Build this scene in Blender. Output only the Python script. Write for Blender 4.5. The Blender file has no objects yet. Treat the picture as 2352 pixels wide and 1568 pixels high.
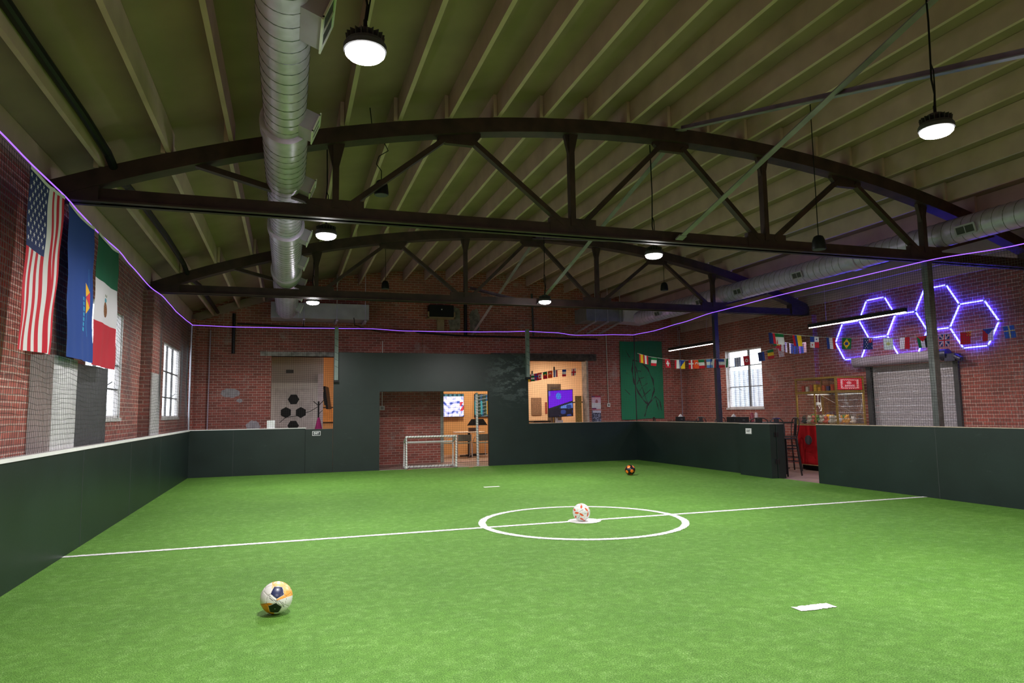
import bpy, math, random
from mathutils import Vector, Matrix
random.seed(7)
PI = math.pi
S = bpy.context.scene
C = S.collection
sin, cos = math.sin, math.cos

# ---------------------------------------------------------------- camera, world, exposure
cd = bpy.data.cameras.new('camera'); cam = bpy.data.objects.new('camera', cd); C.objects.link(cam)
cd.lens = 24.0; cd.sensor_width = 36.0; cd.clip_start = 0.05; cd.clip_end = 200
_r = (0.95053, -0.31028, -0.01513); _u = (-0.01722, -0.10126, 0.99471); _f = (0.31017, 0.94524, 0.10159)
cam.matrix_world = Matrix(((_r[0], _u[0], -_f[0], 0), (_r[1], _u[1], -_f[1], 0), (_r[2], _u[2], -_f[2], 1.4), (0, 0, 0, 1)))
S.camera = cam
S.view_settings.view_transform = 'Standard'; S.view_settings.look = 'None'
S.view_settings.gamma = 1.0; S.view_settings.use_curve_mapping = False
S.view_settings.exposure = 0.24
S.cycles.max_bounces = 6; S.cycles.diffuse_bounces = 4; S.cycles.glossy_bounces = 3
S.cycles.transparent_max_bounces = 8; S.cycles.transmission_bounces = 4
S.cycles.caustics_reflective = False; S.cycles.caustics_refractive = False
S.cycles.sample_clamp_indirect = 4.0

wd = bpy.data.worlds.new('sky'); S.world = wd; wd.use_nodes = True
bg = wd.node_tree.nodes['Background']
bg.inputs[0].default_value = (0.86, 0.93, 1.0, 1); bg.inputs[1].default_value = 3.6

LIGHT_P = 46.0; SPOT_P = 270.0; SIDE_P = 6.0            # watts of each high bay lamp
def area_lamp(name, loc, power, size, color=(1, 1, 1), size_y=None, rot=(0, 0, 0), shape='DISK', spread=PI):
    l = bpy.data.lights.new(name, 'AREA'); l.energy = power; l.color = color; l.shape = shape; l.size = size; l.spread = spread
    if size_y: l.size_y = size_y
    o = bpy.data.objects.new(name, l); C.objects.link(o); o.location = loc; o.rotation_euler = rot
    return o

# ---------------------------------------------------------------- materials
MATS = {}
def new_mat(name):
    m = bpy.data.materials.new(name); m.use_nodes = True; MATS[name] = m
    return m, m.node_tree, m.node_tree.nodes['Principled BSDF']
def N(nt, typ, **kw):
    n = nt.nodes.new(typ)
    for k, v in kw.items():
        if k.startswith('i_'):
            key = k[2:]
            n.inputs[int(key) if key.isdigit() else key.replace('_', ' ')].default_value = v
        else: setattr(n, k, v)
    return n
def objco(nt, scale=(1, 1, 1)):
    g = N(nt, 'ShaderNodeNewGeometry'); mp = N(nt, 'ShaderNodeMapping'); mp.inputs['Scale'].default_value = scale
    nt.links.new(g.outputs['Position'], mp.inputs['Vector']); return mp.outputs[0]
def localco(nt, scale=(1, 1, 1)):
    g = N(nt, 'ShaderNodeTexCoord'); mp = N(nt, 'ShaderNodeMapping'); mp.inputs['Scale'].default_value = scale
    nt.links.new(g.outputs['Object'], mp.inputs['Vector']); return mp.outputs[0]
def ramp(nt, fac, stops):
    r = N(nt, 'ShaderNodeValToRGB'); e = r.color_ramp.elements
    while len(e) < len(stops): e.new(0.5)
    for x, (p, c) in zip(e, stops):
        x.position = p; x.color = (*c, 1) if len(c) == 3 else c
    nt.links.new(fac, r.inputs[0]); return r.outputs[0]
def mixc(nt, fac, a, b, mode='MIX'):
    m = N(nt, 'ShaderNodeMix', data_type='RGBA', blend_type=mode)
    for sock, v in ((0, fac), (6, a), (7, b)):
        if hasattr(v, 'default_value') or hasattr(v, 'is_linked'): nt.links.new(v, m.inputs[sock])
        elif sock == 0: m.inputs[0].default_value = v
        else: m.inputs[sock].default_value = (*v, 1)
    return m.outputs[2]
def noise(nt, vec, scale, detail=3, rough=.5):
    n = N(nt, 'ShaderNodeTexNoise'); n.inputs['Scale'].default_value = scale; n.inputs['Detail'].default_value = detail
    n.inputs['Roughness'].default_value = rough
    nt.links.new(vec, n.inputs['Vector']); return n.outputs[0]
def bump(nt, b, h, strength=.3, dist=.01):
    n = N(nt, 'ShaderNodeBump'); n.inputs['Strength'].default_value = strength; n.inputs['Distance'].default_value = dist
    nt.links.new(h, n.inputs['Height']); nt.links.new(n.outputs[0], b.inputs['Normal'])
def mat(name, col, rough=.6, metal=0.0, var=.15, vs=6.0, emit=None, es=1.0, spec=None, bmp=0.0, local=False):
    if name in MATS: return MATS[name]
    m, nt, b = new_mat(name)
    b.inputs['Roughness'].default_value = rough; b.inputs['Metallic'].default_value = metal
    if spec is not None: b.inputs['Specular IOR Level'].default_value = spec
    v = (localco if local else objco)(nt)
    f = noise(nt, v, vs)
    lo = tuple(max(0, c * (1 - var)) for c in col); hi = tuple(min(1, c * (1 + var)) for c in col)
    nt.links.new(ramp(nt, f, [(.3, lo), (.7, hi)]), b.inputs['Base Color'])
    if bmp: bump(nt, b, f, bmp)
    if emit:
        b.inputs['Emission Color'].default_value = (*emit, 1); b.inputs['Emission Strength'].default_value = es
    return m
def m_brick():
    m, nt, b = new_mat('brick')
    g = N(nt, 'ShaderNodeNewGeometry'); sp = N(nt, 'ShaderNodeSeparateXYZ'); nt.links.new(g.outputs['Position'], sp.inputs[0])
    ad = N(nt, 'ShaderNodeMath', operation='ADD'); nt.links.new(sp.outputs[0], ad.inputs[0]); nt.links.new(sp.outputs[1], ad.inputs[1])
    cb = N(nt, 'ShaderNodeCombineXYZ'); nt.links.new(ad.outputs[0], cb.inputs[0]); nt.links.new(sp.outputs[2], cb.inputs[1])
    br = N(nt, 'ShaderNodeTexBrick'); nt.links.new(cb.outputs[0], br.inputs['Vector'])
    br.offset = .5
    for k, v in (('Scale', 1.0), ('Mortar Size', .0072), ('Mortar Smooth', .15), ('Bias', -.1), ('Brick Width', .213), ('Row Height', .0675)): br.inputs[k].default_value = v
    br.inputs['Color1'].default_value = (.48, .118, .088, 1); br.inputs['Color2'].default_value = (.26, .076, .060, 1)
    br.inputs['Mortar'].default_value = (.60, .41, .35, 1)
    pos = g.outputs['Position']
    n1 = noise(nt, pos, 1.1, 4); c = mixc(nt, ramp(nt, n1, [(.35, (.0,) * 3), (.75, (.55,) * 3)]), br.outputs['Color'], (.20, .075, .06))
    n2 = noise(nt, pos, 1.7, 7, .72); c = mixc(nt, ramp(nt, n2, [(.58, (0,) * 3), (.74, (.7,) * 3)]), c, (.48, .40, .38))
    n3 = noise(nt, pos, 30, 2); c = mixc(nt, .25, c, ramp(nt, n3, [(.3, (.55,) * 3), (.7, (1.0,) * 3)]), 'MULTIPLY')
    nt.links.new(c, b.inputs['Base Color']); b.inputs['Roughness'].default_value = .85
    inv = N(nt, 'ShaderNodeMath', operation='SUBTRACT'); inv.inputs[0].default_value = 1; nt.links.new(br.outputs['Fac'], inv.inputs[1])
    bump(nt, b, inv.outputs[0], .5, .006)
    return m
def m_turf(name, cols, sc=1.0, dull=(.55, .6)):
    m, nt, b = new_mat(name)
    v = objco(nt); vs = objco(nt, (1, 1, 1))
    big = noise(nt, v, 1.3, 3); mid = noise(nt, v, 14, 4, .6); fine = noise(nt, vs, 130 * sc, 3, .7)
    c = ramp(nt, fine, [(.30, cols[0]), (.48, cols[1]), (.60, cols[2]), (.74, cols[3])])
    c = mixc(nt, dull[0], c, ramp(nt, mid, [(.3, (.55,) * 3), (.7, (1.0,) * 3)]), 'MULTIPLY')
    if dull[0] > .2:
        fl = noise(nt, v, 7, 5, .7); sp = noise(nt, vs, 95, 2, .6); m2 = N(nt, 'ShaderNodeMath', operation='MULTIPLY'); nt.links.new(ramp(nt, fl, [(.48, (0,) * 3), (.68, (1,) * 3)]), m2.inputs[0]); nt.links.new(ramp(nt, sp, [(.5, (0,) * 3), (.64, (.55,) * 3)]), m2.inputs[1])
        c = mixc(nt, m2.outputs[0], c, (.47, .70, .28))
    c = mixc(nt, dull[1], c, ramp(nt, big, [(.3, (.72, .78, .72)), (.7, (1.0, 1.0, 1.0))]), 'MULTIPLY')
    nt.links.new(c, b.inputs['Base Color']); b.inputs['Roughness'].default_value = .75
    b.inputs['Specular IOR Level'].default_value = .25
    bump(nt, b, fine, .8, .012)
    return m
def m_attr(name, emit=0.0, rough=.7, trans=0.0):
    m, nt, b = new_mat(name)
    a = N(nt, 'ShaderNodeAttribute', attribute_name='Col'); nt.links.new(a.outputs[0], b.inputs['Base Color'])
    b.inputs['Roughness'].default_value = rough
    if emit:
        nt.links.new(a.outputs[0], b.inputs['Emission Color']); b.inputs['Emission Strength'].default_value = emit
        b.inputs['Roughness'].default_value = .3
    if trans:
        t = N(nt, 'ShaderNodeBsdfTranslucent'); nt.links.new(a.outputs[0], t.inputs[0]); mx = N(nt, 'ShaderNodeMixShader'); mx.inputs[0].default_value = trans
        nt.links.new(b.outputs[0], mx.inputs[1]); nt.links.new(t.outputs[0], mx.inputs[2])
        nt.links.new(mx.outputs[0], nt.nodes['Material Output'].inputs[0])
    return m
def m_board():
    m, nt, b = new_mat('green_board')
    v = objco(nt); n = noise(nt, v, 2.0, 4); s = noise(nt, objco(nt, (1, 1, 2.6)), 2.6, 9, .78)
    c = ramp(nt, n, [(.3, (.0065, .0148, .0132)), (.7, (.0102, .0212, .0195))])
    # ball scuffs: faint everywhere, heavy on the upper right of the goal surround
    g = N(nt, 'ShaderNodeNewGeometry'); d = N(nt, 'ShaderNodeVectorMath', operation='DISTANCE'); nt.links.new(g.outputs['Position'], d.inputs[0]); d.inputs[1].default_value = (5.7, 17.25, 2.3)
    near = ramp(nt, d.outputs['Value'], [(.25, (1,) * 3), (.85, (0,) * 3)])
    light = ramp(nt, s, [(.60, (0,) * 3), (.70, (.09,) * 3)])
    heavy = ramp(nt, s, [(.50, (0,) * 3), (.56, (.55,) * 3), (.62, (.10,) * 3), (.68, (.5,) * 3)])
    mx = mixc(nt, near, light, heavy)
    c = mixc(nt, mx, c, (.17, .21, .21))
    nt.links.new(c, b.inputs['Base Color']); b.inputs['Roughness'].default_value = .40; b.inputs['Specular IOR Level'].default_value = .42
    n2 = noise(nt, v, 60, 2); bump(nt, b, n2, .12, .004)
    return m
def m_glass(name, col=(1, 1, 1), alpha=.12):
    m, nt, b = new_mat(name)
    b.inputs['Base Color'].default_value = (*col, 1); b.inputs['Roughness'].default_value = .04
    t = N(nt, 'ShaderNodeBsdfTransparent'); mx = N(nt, 'ShaderNodeMixShader'); mx.inputs[0].default_value = alpha
    gl = N(nt, 'ShaderNodeBsdfGlossy'); gl.inputs['Roughness'].default_value = .03; gl.inputs[0].default_value = (*col, 1)
    nt.links.new(t.outputs[0], mx.inputs[1]); nt.links.new(gl.outputs[0], mx.inputs[2])
    nt.links.new(mx.outputs[0], nt.nodes['Material Output'].inputs[0]); return m
brick = m_brick()
turf_m = m_turf('turf_green', [(.022, .090, .008), (.125, .315, .034), (.200, .435, .070), (.48, .70, .26)])
line_m = m_turf('turf_white', [(.70, .72, .68), (.92, .93, .90), (.96, .96, .95), (1, 1, .99)], 1.0, (.08, .05))
board_m = m_board()
cream = mat('cream_paint_shaded', (.295, .182, .168), .8, var=.13, vs=1.6)  # roof deck: shade between the joists is darkened into the paint colour
cream_lit = mat('cream_paint_lit', (.52, .345, .335), .75, var=.12, vs=2.5)  # same paint as the deck, lightened for the light the joists catch
steel_m = mat('dark_maroon_steel', (.038, .0175, .0165), .6, var=.45, vs=5)
brace_m = mat('blue_grey_steel', (.23, .19, .27), .5, var=.25, vs=4)
galv = mat('galvanised_steel', (.56, .47, .70), .38, .32, var=.14, vs=9)
galv_d = mat('galvanised_seam', (.13, .14, .15), .5, .6)
galv_b = mat('galvanised_box', (.40, .355, .47), .45, .25, var=.1, vs=4)
white = mat('white_paint', (.72, .71, .70), .6, var=.05)
whitepad = mat('white_pad', (.58, .56, .58), .55, var=.06)
greypad = mat('charcoal_pad', (.055, .055, .062), .6, var=.1)
black = mat('black_plastic', (.010, .010, .011), .5, var=.2, spec=.2)
blackm = mat('black_metal', (.016, .016, .018), .35, .4, var=.2)
darkgrey = mat('dark_grey', (.05, .05, .055), .6)
netm = mat('net_cord', (.020, .020, .022), .7, var=.2)
wood = mat('raw_plywood_edge', (.50, .40, .32), .7, var=.2, vs=20)
conc = mat('sealed_concrete', (.34, .25, .21), .35, var=.2, vs=2.2)
purple = mat('purple_led', (.3, .15, .6), .4, emit=(.25, .085, 1.0), es=1.9)
bluled = mat('blue_led_tube', (.7, .7, 1), .4, emit=(.034, .038, 1.0), es=24.0)
lampw = mat('lamp_lens', (1, 1, 1), .4, emit=(1.0, .98, .96), es=38.0)
tubew = mat('tube_diffuser', (1, 1, 1), .4, emit=(1.0, .86, .78), es=9.0)
glass = m_glass('window_glass', (1, 1, 1), .10)
cabglass = m_glass('cabinet_glass', (.9, .95, 1), .10)
winframe = mat('window_frame_paint', (.16, .16, .17), .5)
sillm = mat('pale_window_sill', (.72, .69, .70), .6)
cloth_m = m_attr('printed_cloth', rough=.8, trans=.25)
print_m = m_attr('printed_surface', rough=.5)
screen_m = m_attr('lit_screen', emit=.75)
redcab = mat('red_cabinet', (.36, .008, .012), .35, var=.12)
gold = mat('gold_frame', (.42, .27, .06), .35, .6, var=.15)
beamw = mat('old_timber', (.075, .062, .052), .8, var=.5, vs=9)
plaster = mat('bare_plaster', (.22, .19, .16), .9, var=.5, vs=8)
stone = mat('pale_lintel', (.34, .31, .29), .85, var=.45, vs=9)
orange_w = mat('tan_wall_paint', (.66, .37, .15), .8, var=.04, vs=2)
cream_w = mat('cream_wall_paint', (.72, .52, .34), .8, var=.05, vs=2)
grey_w = mat('light_grey_paint', (.46, .43, .42), .7, var=.04, vs=2)
chrome = mat('chrome', (.66, .66, .68), .25, .45, var=.05)
tabletop = mat('wood_laminate', (.80, .62, .48), .4, var=.1, vs=8)
seat_g = mat('grey_green_plastic', (.20, .26, .22), .5)
pvc = mat('white_pvc', (.74, .74, .72), .4, var=.06)

# ---------------------------------------------------------------- mesh builder
ORG = {}
class MB:
    def __init__(s): s.v = []; s.f = []; s.m = []; s.c = None
    def face(s, idx, m=0): s.f.append(idx); s.m.append(m)
    def box(s, x0, x1, y0, y1, z0, z1, m=0, M=None):
        b = len(s.v); P = [(x, y, z) for z in (z0, z1) for y in (y0, y1) for x in (x0, x1)]
        s.v += [tuple(M @ Vector(p)) for p in P] if M else P
        for q in ((0, 2, 3, 1), (4, 5, 7, 6), (0, 1, 5, 4), (2, 6, 7, 3), (0, 4, 6, 2), (1, 3, 7, 5)): s.face([b + i for i in q], m)
        return s
    def bar(s, a, b, w, h, up=(0, 0, 1), m=0):
        a = Vector(a); b = Vector(b); d = (b - a); L = d.length; d.normalize(); u = Vector(up)
        x = d.cross(u)
        if x.length < 1e-5: x = d.cross(Vector((1, 0, 0)))
        x.normalize(); u = x.cross(d)
        M = Matrix(((x[0], d[0], u[0], a[0]), (x[1], d[1], u[1], a[1]), (x[2], d[2], u[2], a[2]), (0, 0, 0, 1)))
        return s.box(-w / 2, w / 2, 0, L, -h / 2, h / 2, m, M)
    def ring(s, c, d, r, n, ph=0):
        d = Vector(d).normalized(); u = Vector((0, 0, 1)) if abs(d.z) < .95 else Vector((1, 0, 0))
        x = d.cross(u).normalized(); y = x.cross(d); b = len(s.v); c = Vector(c)
        for i in range(n):
            t = 2 * PI * i / n + ph; s.v.append(tuple(c + x * (r * cos(t)) + y * (r * sin(t))))
        return b
    def loft(s, rings, n, caps=True, m=0):
        for a, b in zip(rings, rings[1:]):
            for i in range(n): s.face([a + i, a + (i + 1) % n, b + (i + 1) % n, b + i], m)
        if caps:
            s.face([rings[0] + i for i in range(n)][::-1], m); s.face([rings[-1] + i for i in range(n)], m)
        return s
    def tube(s, pts, r, n=8, caps=True, m=0):
        pts = [Vector(p) for p in pts]; R = []
        x = None
        for i, p in enumerate(pts):
            d = (pts[min(i + 1, len(pts) - 1)] - pts[max(i - 1, 0)])
            if d.length < 1e-9: d = Vector((0, 0, 1))
            d.normalize()
            if x is None:
                u = Vector((0, 0, 1)) if abs(d.z) < .9 else Vector((1, 0, 0)); x = d.cross(u).normalized()
            else:
                x = (x - d * x.dot(d)); x = x.normalized() if x.length > 1e-6 else d.orthogonal().normalized()
            y = x.cross(d); rr = r[i] if isinstance(r, (list, tuple)) else r
            R.append(len(s.v))
            for k in range(n):
                t = 2 * PI * k / n; s.v.append(tuple(p + x * (rr * cos(t)) + y * (rr * sin(t))))
        return s.loft(R, n, caps, m)
    def cyl(s, a, b, r0, r1=None, n=16, m=0): return s.tube([a, b], [r0, r0 if r1 is None else r1], n, True, m)
    def lathe(s, prof, c=(0, 0, 0), n=20, m=0):
        R = []
        for r, z in prof:
            R.append(len(s.v))
            for k in range(n):
                t = 2 * PI * k / n; s.v.append((c[0] + r * cos(t), c[1] + r * sin(t), c[2] + z))
        return s.loft(R, n, True, m)
    def sphere(s, c, r, n=12, k=8, sc=(1, 1, 1), m=0):
        R = []
        for j in range(k + 1):
            a = -PI / 2 + PI * j / k; rr = max(cos(a), .001) * r; R.append(len(s.v))
            for i in range(n):
                t = 2 * PI * i / n; s.v.append((c[0] + rr * cos(t) * sc[0], c[1] + rr * sin(t) * sc[1], c[2] + r * sin(a) * sc[2]))
        return s.loft(R, n, True, m)
    def prism(s, poly, off, m=0):
        """poly: 3D points of a flat outline; off: thickness vector"""
        n = len(poly); b = len(s.v); o = Vector(off)
        s.v += [tuple(p) for p in poly] + [tuple(Vector(p) + o) for p in poly]
        s.face([b + i for i in range(n)][::-1], m); s.face([b + n + i for i in range(n)], m)
        for i in range(n): s.face([b + i, b + (i + 1) % n, b + n + (i + 1) % n, b + n + i], m)
        return s
    def grid(s, fn, nu, nv, col=None, back=None):
        """fn(u,v)->point; col(u,v)->rgb (linear) ; back = thickness vector for a second skin"""
        b = len(s.v)
        for j in range(nv + 1):
            for i in range(nu + 1): s.v.append(tuple(fn(i / nu, j / nv)))
        if s.c is None and col: s.c = [(.5, .5, .5)] * len(s.f)
        for j in range(nv):
            for i in range(nu):
                a = b + j * (nu + 1) + i; s.face([a, a + 1, a + nu + 2, a + nu + 1])
                if col: s.c.append(col((i + .5) / nu, (j + .5) / nv))
        return s
    def build(s, name, m=None, parent=None, loc=None, smooth=False, bevel=0):
        o0 = Vector(loc) if loc is not None else (ORG.get(parent.name, Vector()) if parent else Vector())
        me = bpy.data.meshes.new(name)
        vs = [tuple(Vector(p) - o0) for p in s.v] if o0.length > 0 else s.v
        me.from_pydata(vs, [], s.f)
        for mm in (m if isinstance(m, (list, tuple)) else [m]):
            if mm: me.materials.append(mm)
        if any(s.m): me.polygons.foreach_set('material_index', s.m)
        if smooth: me.polygons.foreach_set('use_smooth', [True] * len(s.f))
        if s.c:
            ca = me.color_attributes.new('Col', 'FLOAT_COLOR', 'CORNER'); buf = []
            cs = s.c + [(.5, .5, .5)] * (len(s.f) - len(s.c))
            for f, c in zip(s.f, cs): buf += [c[0], c[1], c[2], 1.0] * len(f)
            ca.data.foreach_set('color', buf)
        me.validate(); me.update()
        ob = bpy.data.objects.new(name, me); C.objects.link(ob)
        if parent: ob.parent = parent
        else: ob.location = o0
        ORG[ob.name] = o0
        if bevel:
            md = ob.modifiers.new('bevel', 'BEVEL'); md.width = bevel; md.segments = 2; md.limit_method = 'ANGLE'
        if smooth:
            try:
                me.set_sharp_from_angle(angle=.7)
            except Exception: pass
        return ob
def tag(o, label=None, cat=None, group=None, kind=None):
    for k, v in (('label', label), ('category', cat), ('group', group), ('kind', kind)):
        if v: o[k] = v
    return o
def thing(name, loc, label, cat, group=None, rz=0):
    o = bpy.data.objects.new(name, None); C.objects.link(o); o.location = loc; o.rotation_euler = (0, 0, rz); o.empty_display_size = .1
    ORG[o.name] = Vector(loc); return tag(o, label, cat, group)
def struct(mb, name, m, smooth=False): return tag(mb.build(name, m, smooth=smooth), kind='structure')
def dup(root, loc, rz, label, group=None):
    def cp(o, par):
        c = o.copy(); C.objects.link(c); c.parent = par
        ORG[c.name] = ORG.get(o.name, Vector())
        for ch in o.children: cp(ch, c)
        return c
    kids = list(root.children); r = root.copy(); C.objects.link(r); r.location = loc; r.rotation_euler = (0, 0, rz)
    for k in kids: cp(k, r)
    r['label'] = label
    if group: r['group'] = group
    return r
def box(x0, x1, y0, y1, z0, z1): return MB().box(x0, x1, y0, y1, z0, z1)

XL, XR, YB, HB = -2.14, 9.295, 17.25, 1.07       # pitch boards
WL, WR, WB, WF = -2.42, 12.05, 19.1, -3.24        # brick room
AX, AR, AT = 4.93, 19.5, 5.21                     # roof arc
def arc(x): return AT - AR + math.sqrt(AR * AR - (x - AX) ** 2)
TY = [2.34, 7.92, 13.5]

# ---------------------------------------------------------------- floor, turf
struct(box(-4, 14, WF - .4, 23.2, -.15, -.012), 'floor', conc)
tf = thing('artificial_turf', (3.58, 8.15, 0), 'bright green artificial turf pitch with white inlaid lines filling the boarded arena', 'artificial turf')
tag(box(XL, XR, -.95, YB + .0, -.011, 0).build('turf_carpet', turf_m, tf), kind='stuff')
def jag(pts, w, z=.004, closed=False):
    """fuzzy-edged strip along a polyline"""
    mb = MB(); n = len(pts); R = []
    for i, p in enumerate(pts):
        a = pts[(i - 1) % n if closed else max(i - 1, 0)]; b = pts[(i + 1) % n if closed else min(i + 1, n - 1)]
        d = Vector((b[0] - a[0], b[1] - a[1], 0)).normalized(); nn = Vector((-d.y, d.x, 0))
        j0, j1 = random.uniform(-.007, .009), random.uniform(-.007, .009)
        q = len(mb.v); c = Vector((p[0], p[1], 0))
        mb.v += [tuple(c + nn * (w / 2 + j0) + Vector((0, 0, z))), tuple(c - nn * (w / 2 + j1) + Vector((0, 0, z)))]
        R.append(q)
    for i in range(n if closed else n - 1): a, b = R[i], R[(i + 1) % n]; mb.face([a + 1, b + 1, b, a])
    return mb
HY = 8.156
jag([(XL + i * (XR - XL) / 700, HY) for i in range(701)], .085).build('halfway_line', line_m, tf)
jag([(3.58 + 1.275 * cos(2 * PI * i / 520), HY + 1.275 * sin(2 * PI * i / 520)) for i in range(520)], .09, .0045, True).build('centre_circle', line_m, tf)
b = MB(); q = [(3.60 + (.21 + random.uniform(-.008, .008)) * cos(2 * PI * i / 80), HY - .02 + (.21 + random.uniform(-.008, .008)) * sin(2 * PI * i / 80), .005) for i in range(80)]
b.v += q; b.face(list(range(80))); b.build('centre_spot', line_m, tf)
for (x, y) in ((3.53, 4.055), (3.64, 12.44)): jag([(x - .15 + i * .3 / 24, y) for i in range(25)], .105).build('penalty_spot', line_m, tf)
jag([(2.17 + i * 2.8 / 160, YB - .03) for i in range(161)], .05).build('goal_line', line_m, tf)
om = mat('orange_tape', (.6, .13, .05), .6)
for (x0, y0) in ((2.83, 16.95), (4.4, 16.93)):
    MB().bar((x0 - .04, y0 - .02, .007), (x0 + .1, y0 + .09, .007), .03, .003).build('tape_mark', om, tf)

# ---------------------------------------------------------------- brick room
def wall_holes(axis, w0, w1, a0, a1, z0, z1, holes):
    """wall slab; axis 'x' runs along x at y in w0..w1; holes = (a0,a1,z0,z1)"""
    mb = MB(); xs = sorted({a0, a1, *[h[0] for h in holes], *[h[1] for h in holes]}); zs = sorted({z0, z1, *[h[2] for h in holes], *[h[3] for h in holes]})
    for i in range(len(xs) - 1):
        for j in range(len(zs) - 1):
            cx, cz = (xs[i] + xs[i + 1]) / 2, (zs[j] + zs[j + 1]) / 2
            if any(h[0] < cx < h[1] and h[2] < cz < h[3] for h in holes): continue
            if axis == 'x': mb.box(xs[i], xs[i + 1], w0, w1, zs[j], zs[j + 1])
            else: mb.box(w0, w1, xs[i], xs[i + 1], zs[j], zs[j + 1])
    return mb
W_L = [(9.75, 11.72, 1.39, 2.95), (15.35, 17.55, 1.38, 2.93)]
W_R = [(15.28, 16.88, 1.40, 3.03)]
wl = wall_holes('y', WL - .08, WL, WF, WB, -.012, 4.4, W_L)
for y0, y1 in ((2.0, 2.8), (7.88, 8.62), (13.12, 13.88)): wl.box(WL, WL + .17, y0, y1, -.012, 3.6)
struct(wl, 'wall_left', brick)
wr = wall_holes('y', WR, WR + .16, WF, WB, -.012, 4.4, W_R + [(9.72, 11.68, 0.0, 2.24)])
for y0, y1 in ((2.0, 2.7), (7.6, 8.25), (13.2, 13.85)): wr.box(WR - .14, WR, y0, y1, -.012, 3.6)
struct(wr, 'wall_right', brick)
OA = (-.44, 1.75, 0, 2.95); OB = (4.10, 8.70, 0, 2.90)
wb = wall_holes('x', WB, WB + .33, -2.5, 12.21, -.012, 5.6, [OA, OB])
wb.box(WL, WL + .16, WB - .3, WB, -.012, 3.85); wb.box(WL + .16, WL + .42, WB - .08, WB, -.012, 3.85)
wb.box(3.6, 8.9, WB - .05, WB, 3.1, 3.58)
struct(wb, 'wall_back', brick)
struct(box(-2.5, 12.21, WF - .32, WF, -.012, 5.6), 'wall_front', brick)
struct(box(OA[0] - .28, OA[1] + .28, WB - .03, WB + .3, 2.95, 3.07), 'trim_1', stone)
struct(box(5.6, 8.95, WB - .08, WB + .3, 2.9, 3.10), 'trim_2', beamw)
# plaster patches round the pipe on the back wall
pp = MB()
for x0, x1, z0, z1 in ((4.35, 4.70, 3.72, 4.42), (4.98, 5.28, 3.65, 4.38)):
    pts = []
    for i in range(28):
        t = 2 * PI * i / 28; k = random.uniform(.88, 1.08)
        e = 2 / (abs(cos(t)) ** 4 + abs(sin(t)) ** 4) ** .25 / 2
        pts.append(((x0 + x1) / 2 + (x1 - x0) / 2 * cos(t) * e * k, WB - .001, (z0 + z1) / 2 + (z1 - z0) / 2 * sin(t) * e * k))
    pp.prism(pts, (0, -.008, 0))
for cx, cz, rx, rz in ((-1.42, 1.98, .24, .13), (-.86, 1.1, .18, .16), (-1.2, 1.78, .08, .05)):
    pp.prism([(cx + rx * cos(2 * PI * i / 22) * random.uniform(.85, 1.1), WB - .001, cz + rz * sin(2 * PI * i / 22) * random.uniform(.8, 1.1)) for i in range(22)], (0, -.006, 0), 1)
struct(pp, 'trim_3', [plaster, mat('pale_cement_patch', (.36, .33, .36), .9, var=.2, vs=10)])

# roof deck + joists
dk = MB(); nx = 40
for i in range(nx):
    xa = WL - .3 + (WR - WL + .6) * i / nx; xb = WL - .3 + (WR - WL + .6) * (i + 1) / nx
    za, zb = arc(xa) + .29, arc(xb) + .29; q = len(dk.v)
    dk.v += [(x, y, z) for (x, z) in ((xa, za), (xb, zb), (xb, zb + .06), (xa, za + .06)) for y in (WF - .3, WB + .3)]
    for f in ((0, 1, 3, 2), (4, 5, 7, 6), (0, 2, 4, 6), (1, 7, 5, 3)): dk.face([q + k for k in f])
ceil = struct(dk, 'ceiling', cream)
jproto = None
bays = [(WF, 2.34), (2.34, 7.92), (7.92, 13.5), (13.5, WB)]
for bi, (ya, yb) in enumerate(bays):
    off = .05 if bi % 2 else 0
    for k in range(24):
        x = -1.93 + .6165 * k + off - .02
        if x > WR - .1: continue
        y0, y1 = ya - (.12 if bi else 0), yb + (.12 if bi < 3 else 0)
        z = arc(x + .022) + .002
        jb = MB().box(x, x + .045, y0, y1, z, z + .285)
        jb.build('joist', cream_lit, ceil)
# end boards closing the joist space over side walls, and dark crack lines of blocking
sb = MB()
for x0, x1 in ((WL - .02, WL + .05), (WR - .05, WR + .02)): sb.box(x0, x1, WF, WB, arc(x0 if x0 < 0 else x1) - .02, arc(x0 if x0 < 0 else x1) + .3)
struct(sb, 'trim_4', cream_lit)
fb = MB(); 
for k in range(6):
    xa, xb = WL + .02 + k * .42, WL + .02 + (k + 1) * .42
    q = len(fb.v); fb.v += [(x, y, z) for y in (WB - .06, WB - .005) for (x, z) in ((xa, arc(xa) - .02), (xb, arc(xb) - .02), (xb, arc(xb) + .2), (xa, arc(xa) + .2))]
    for f in ((0, 1, 2, 3), (7, 6, 5, 4), (0, 4, 5, 1), (3, 2, 6, 7)): fb.face([q + i for i in f])
struct(fb, 'trim_5', cream)

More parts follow.
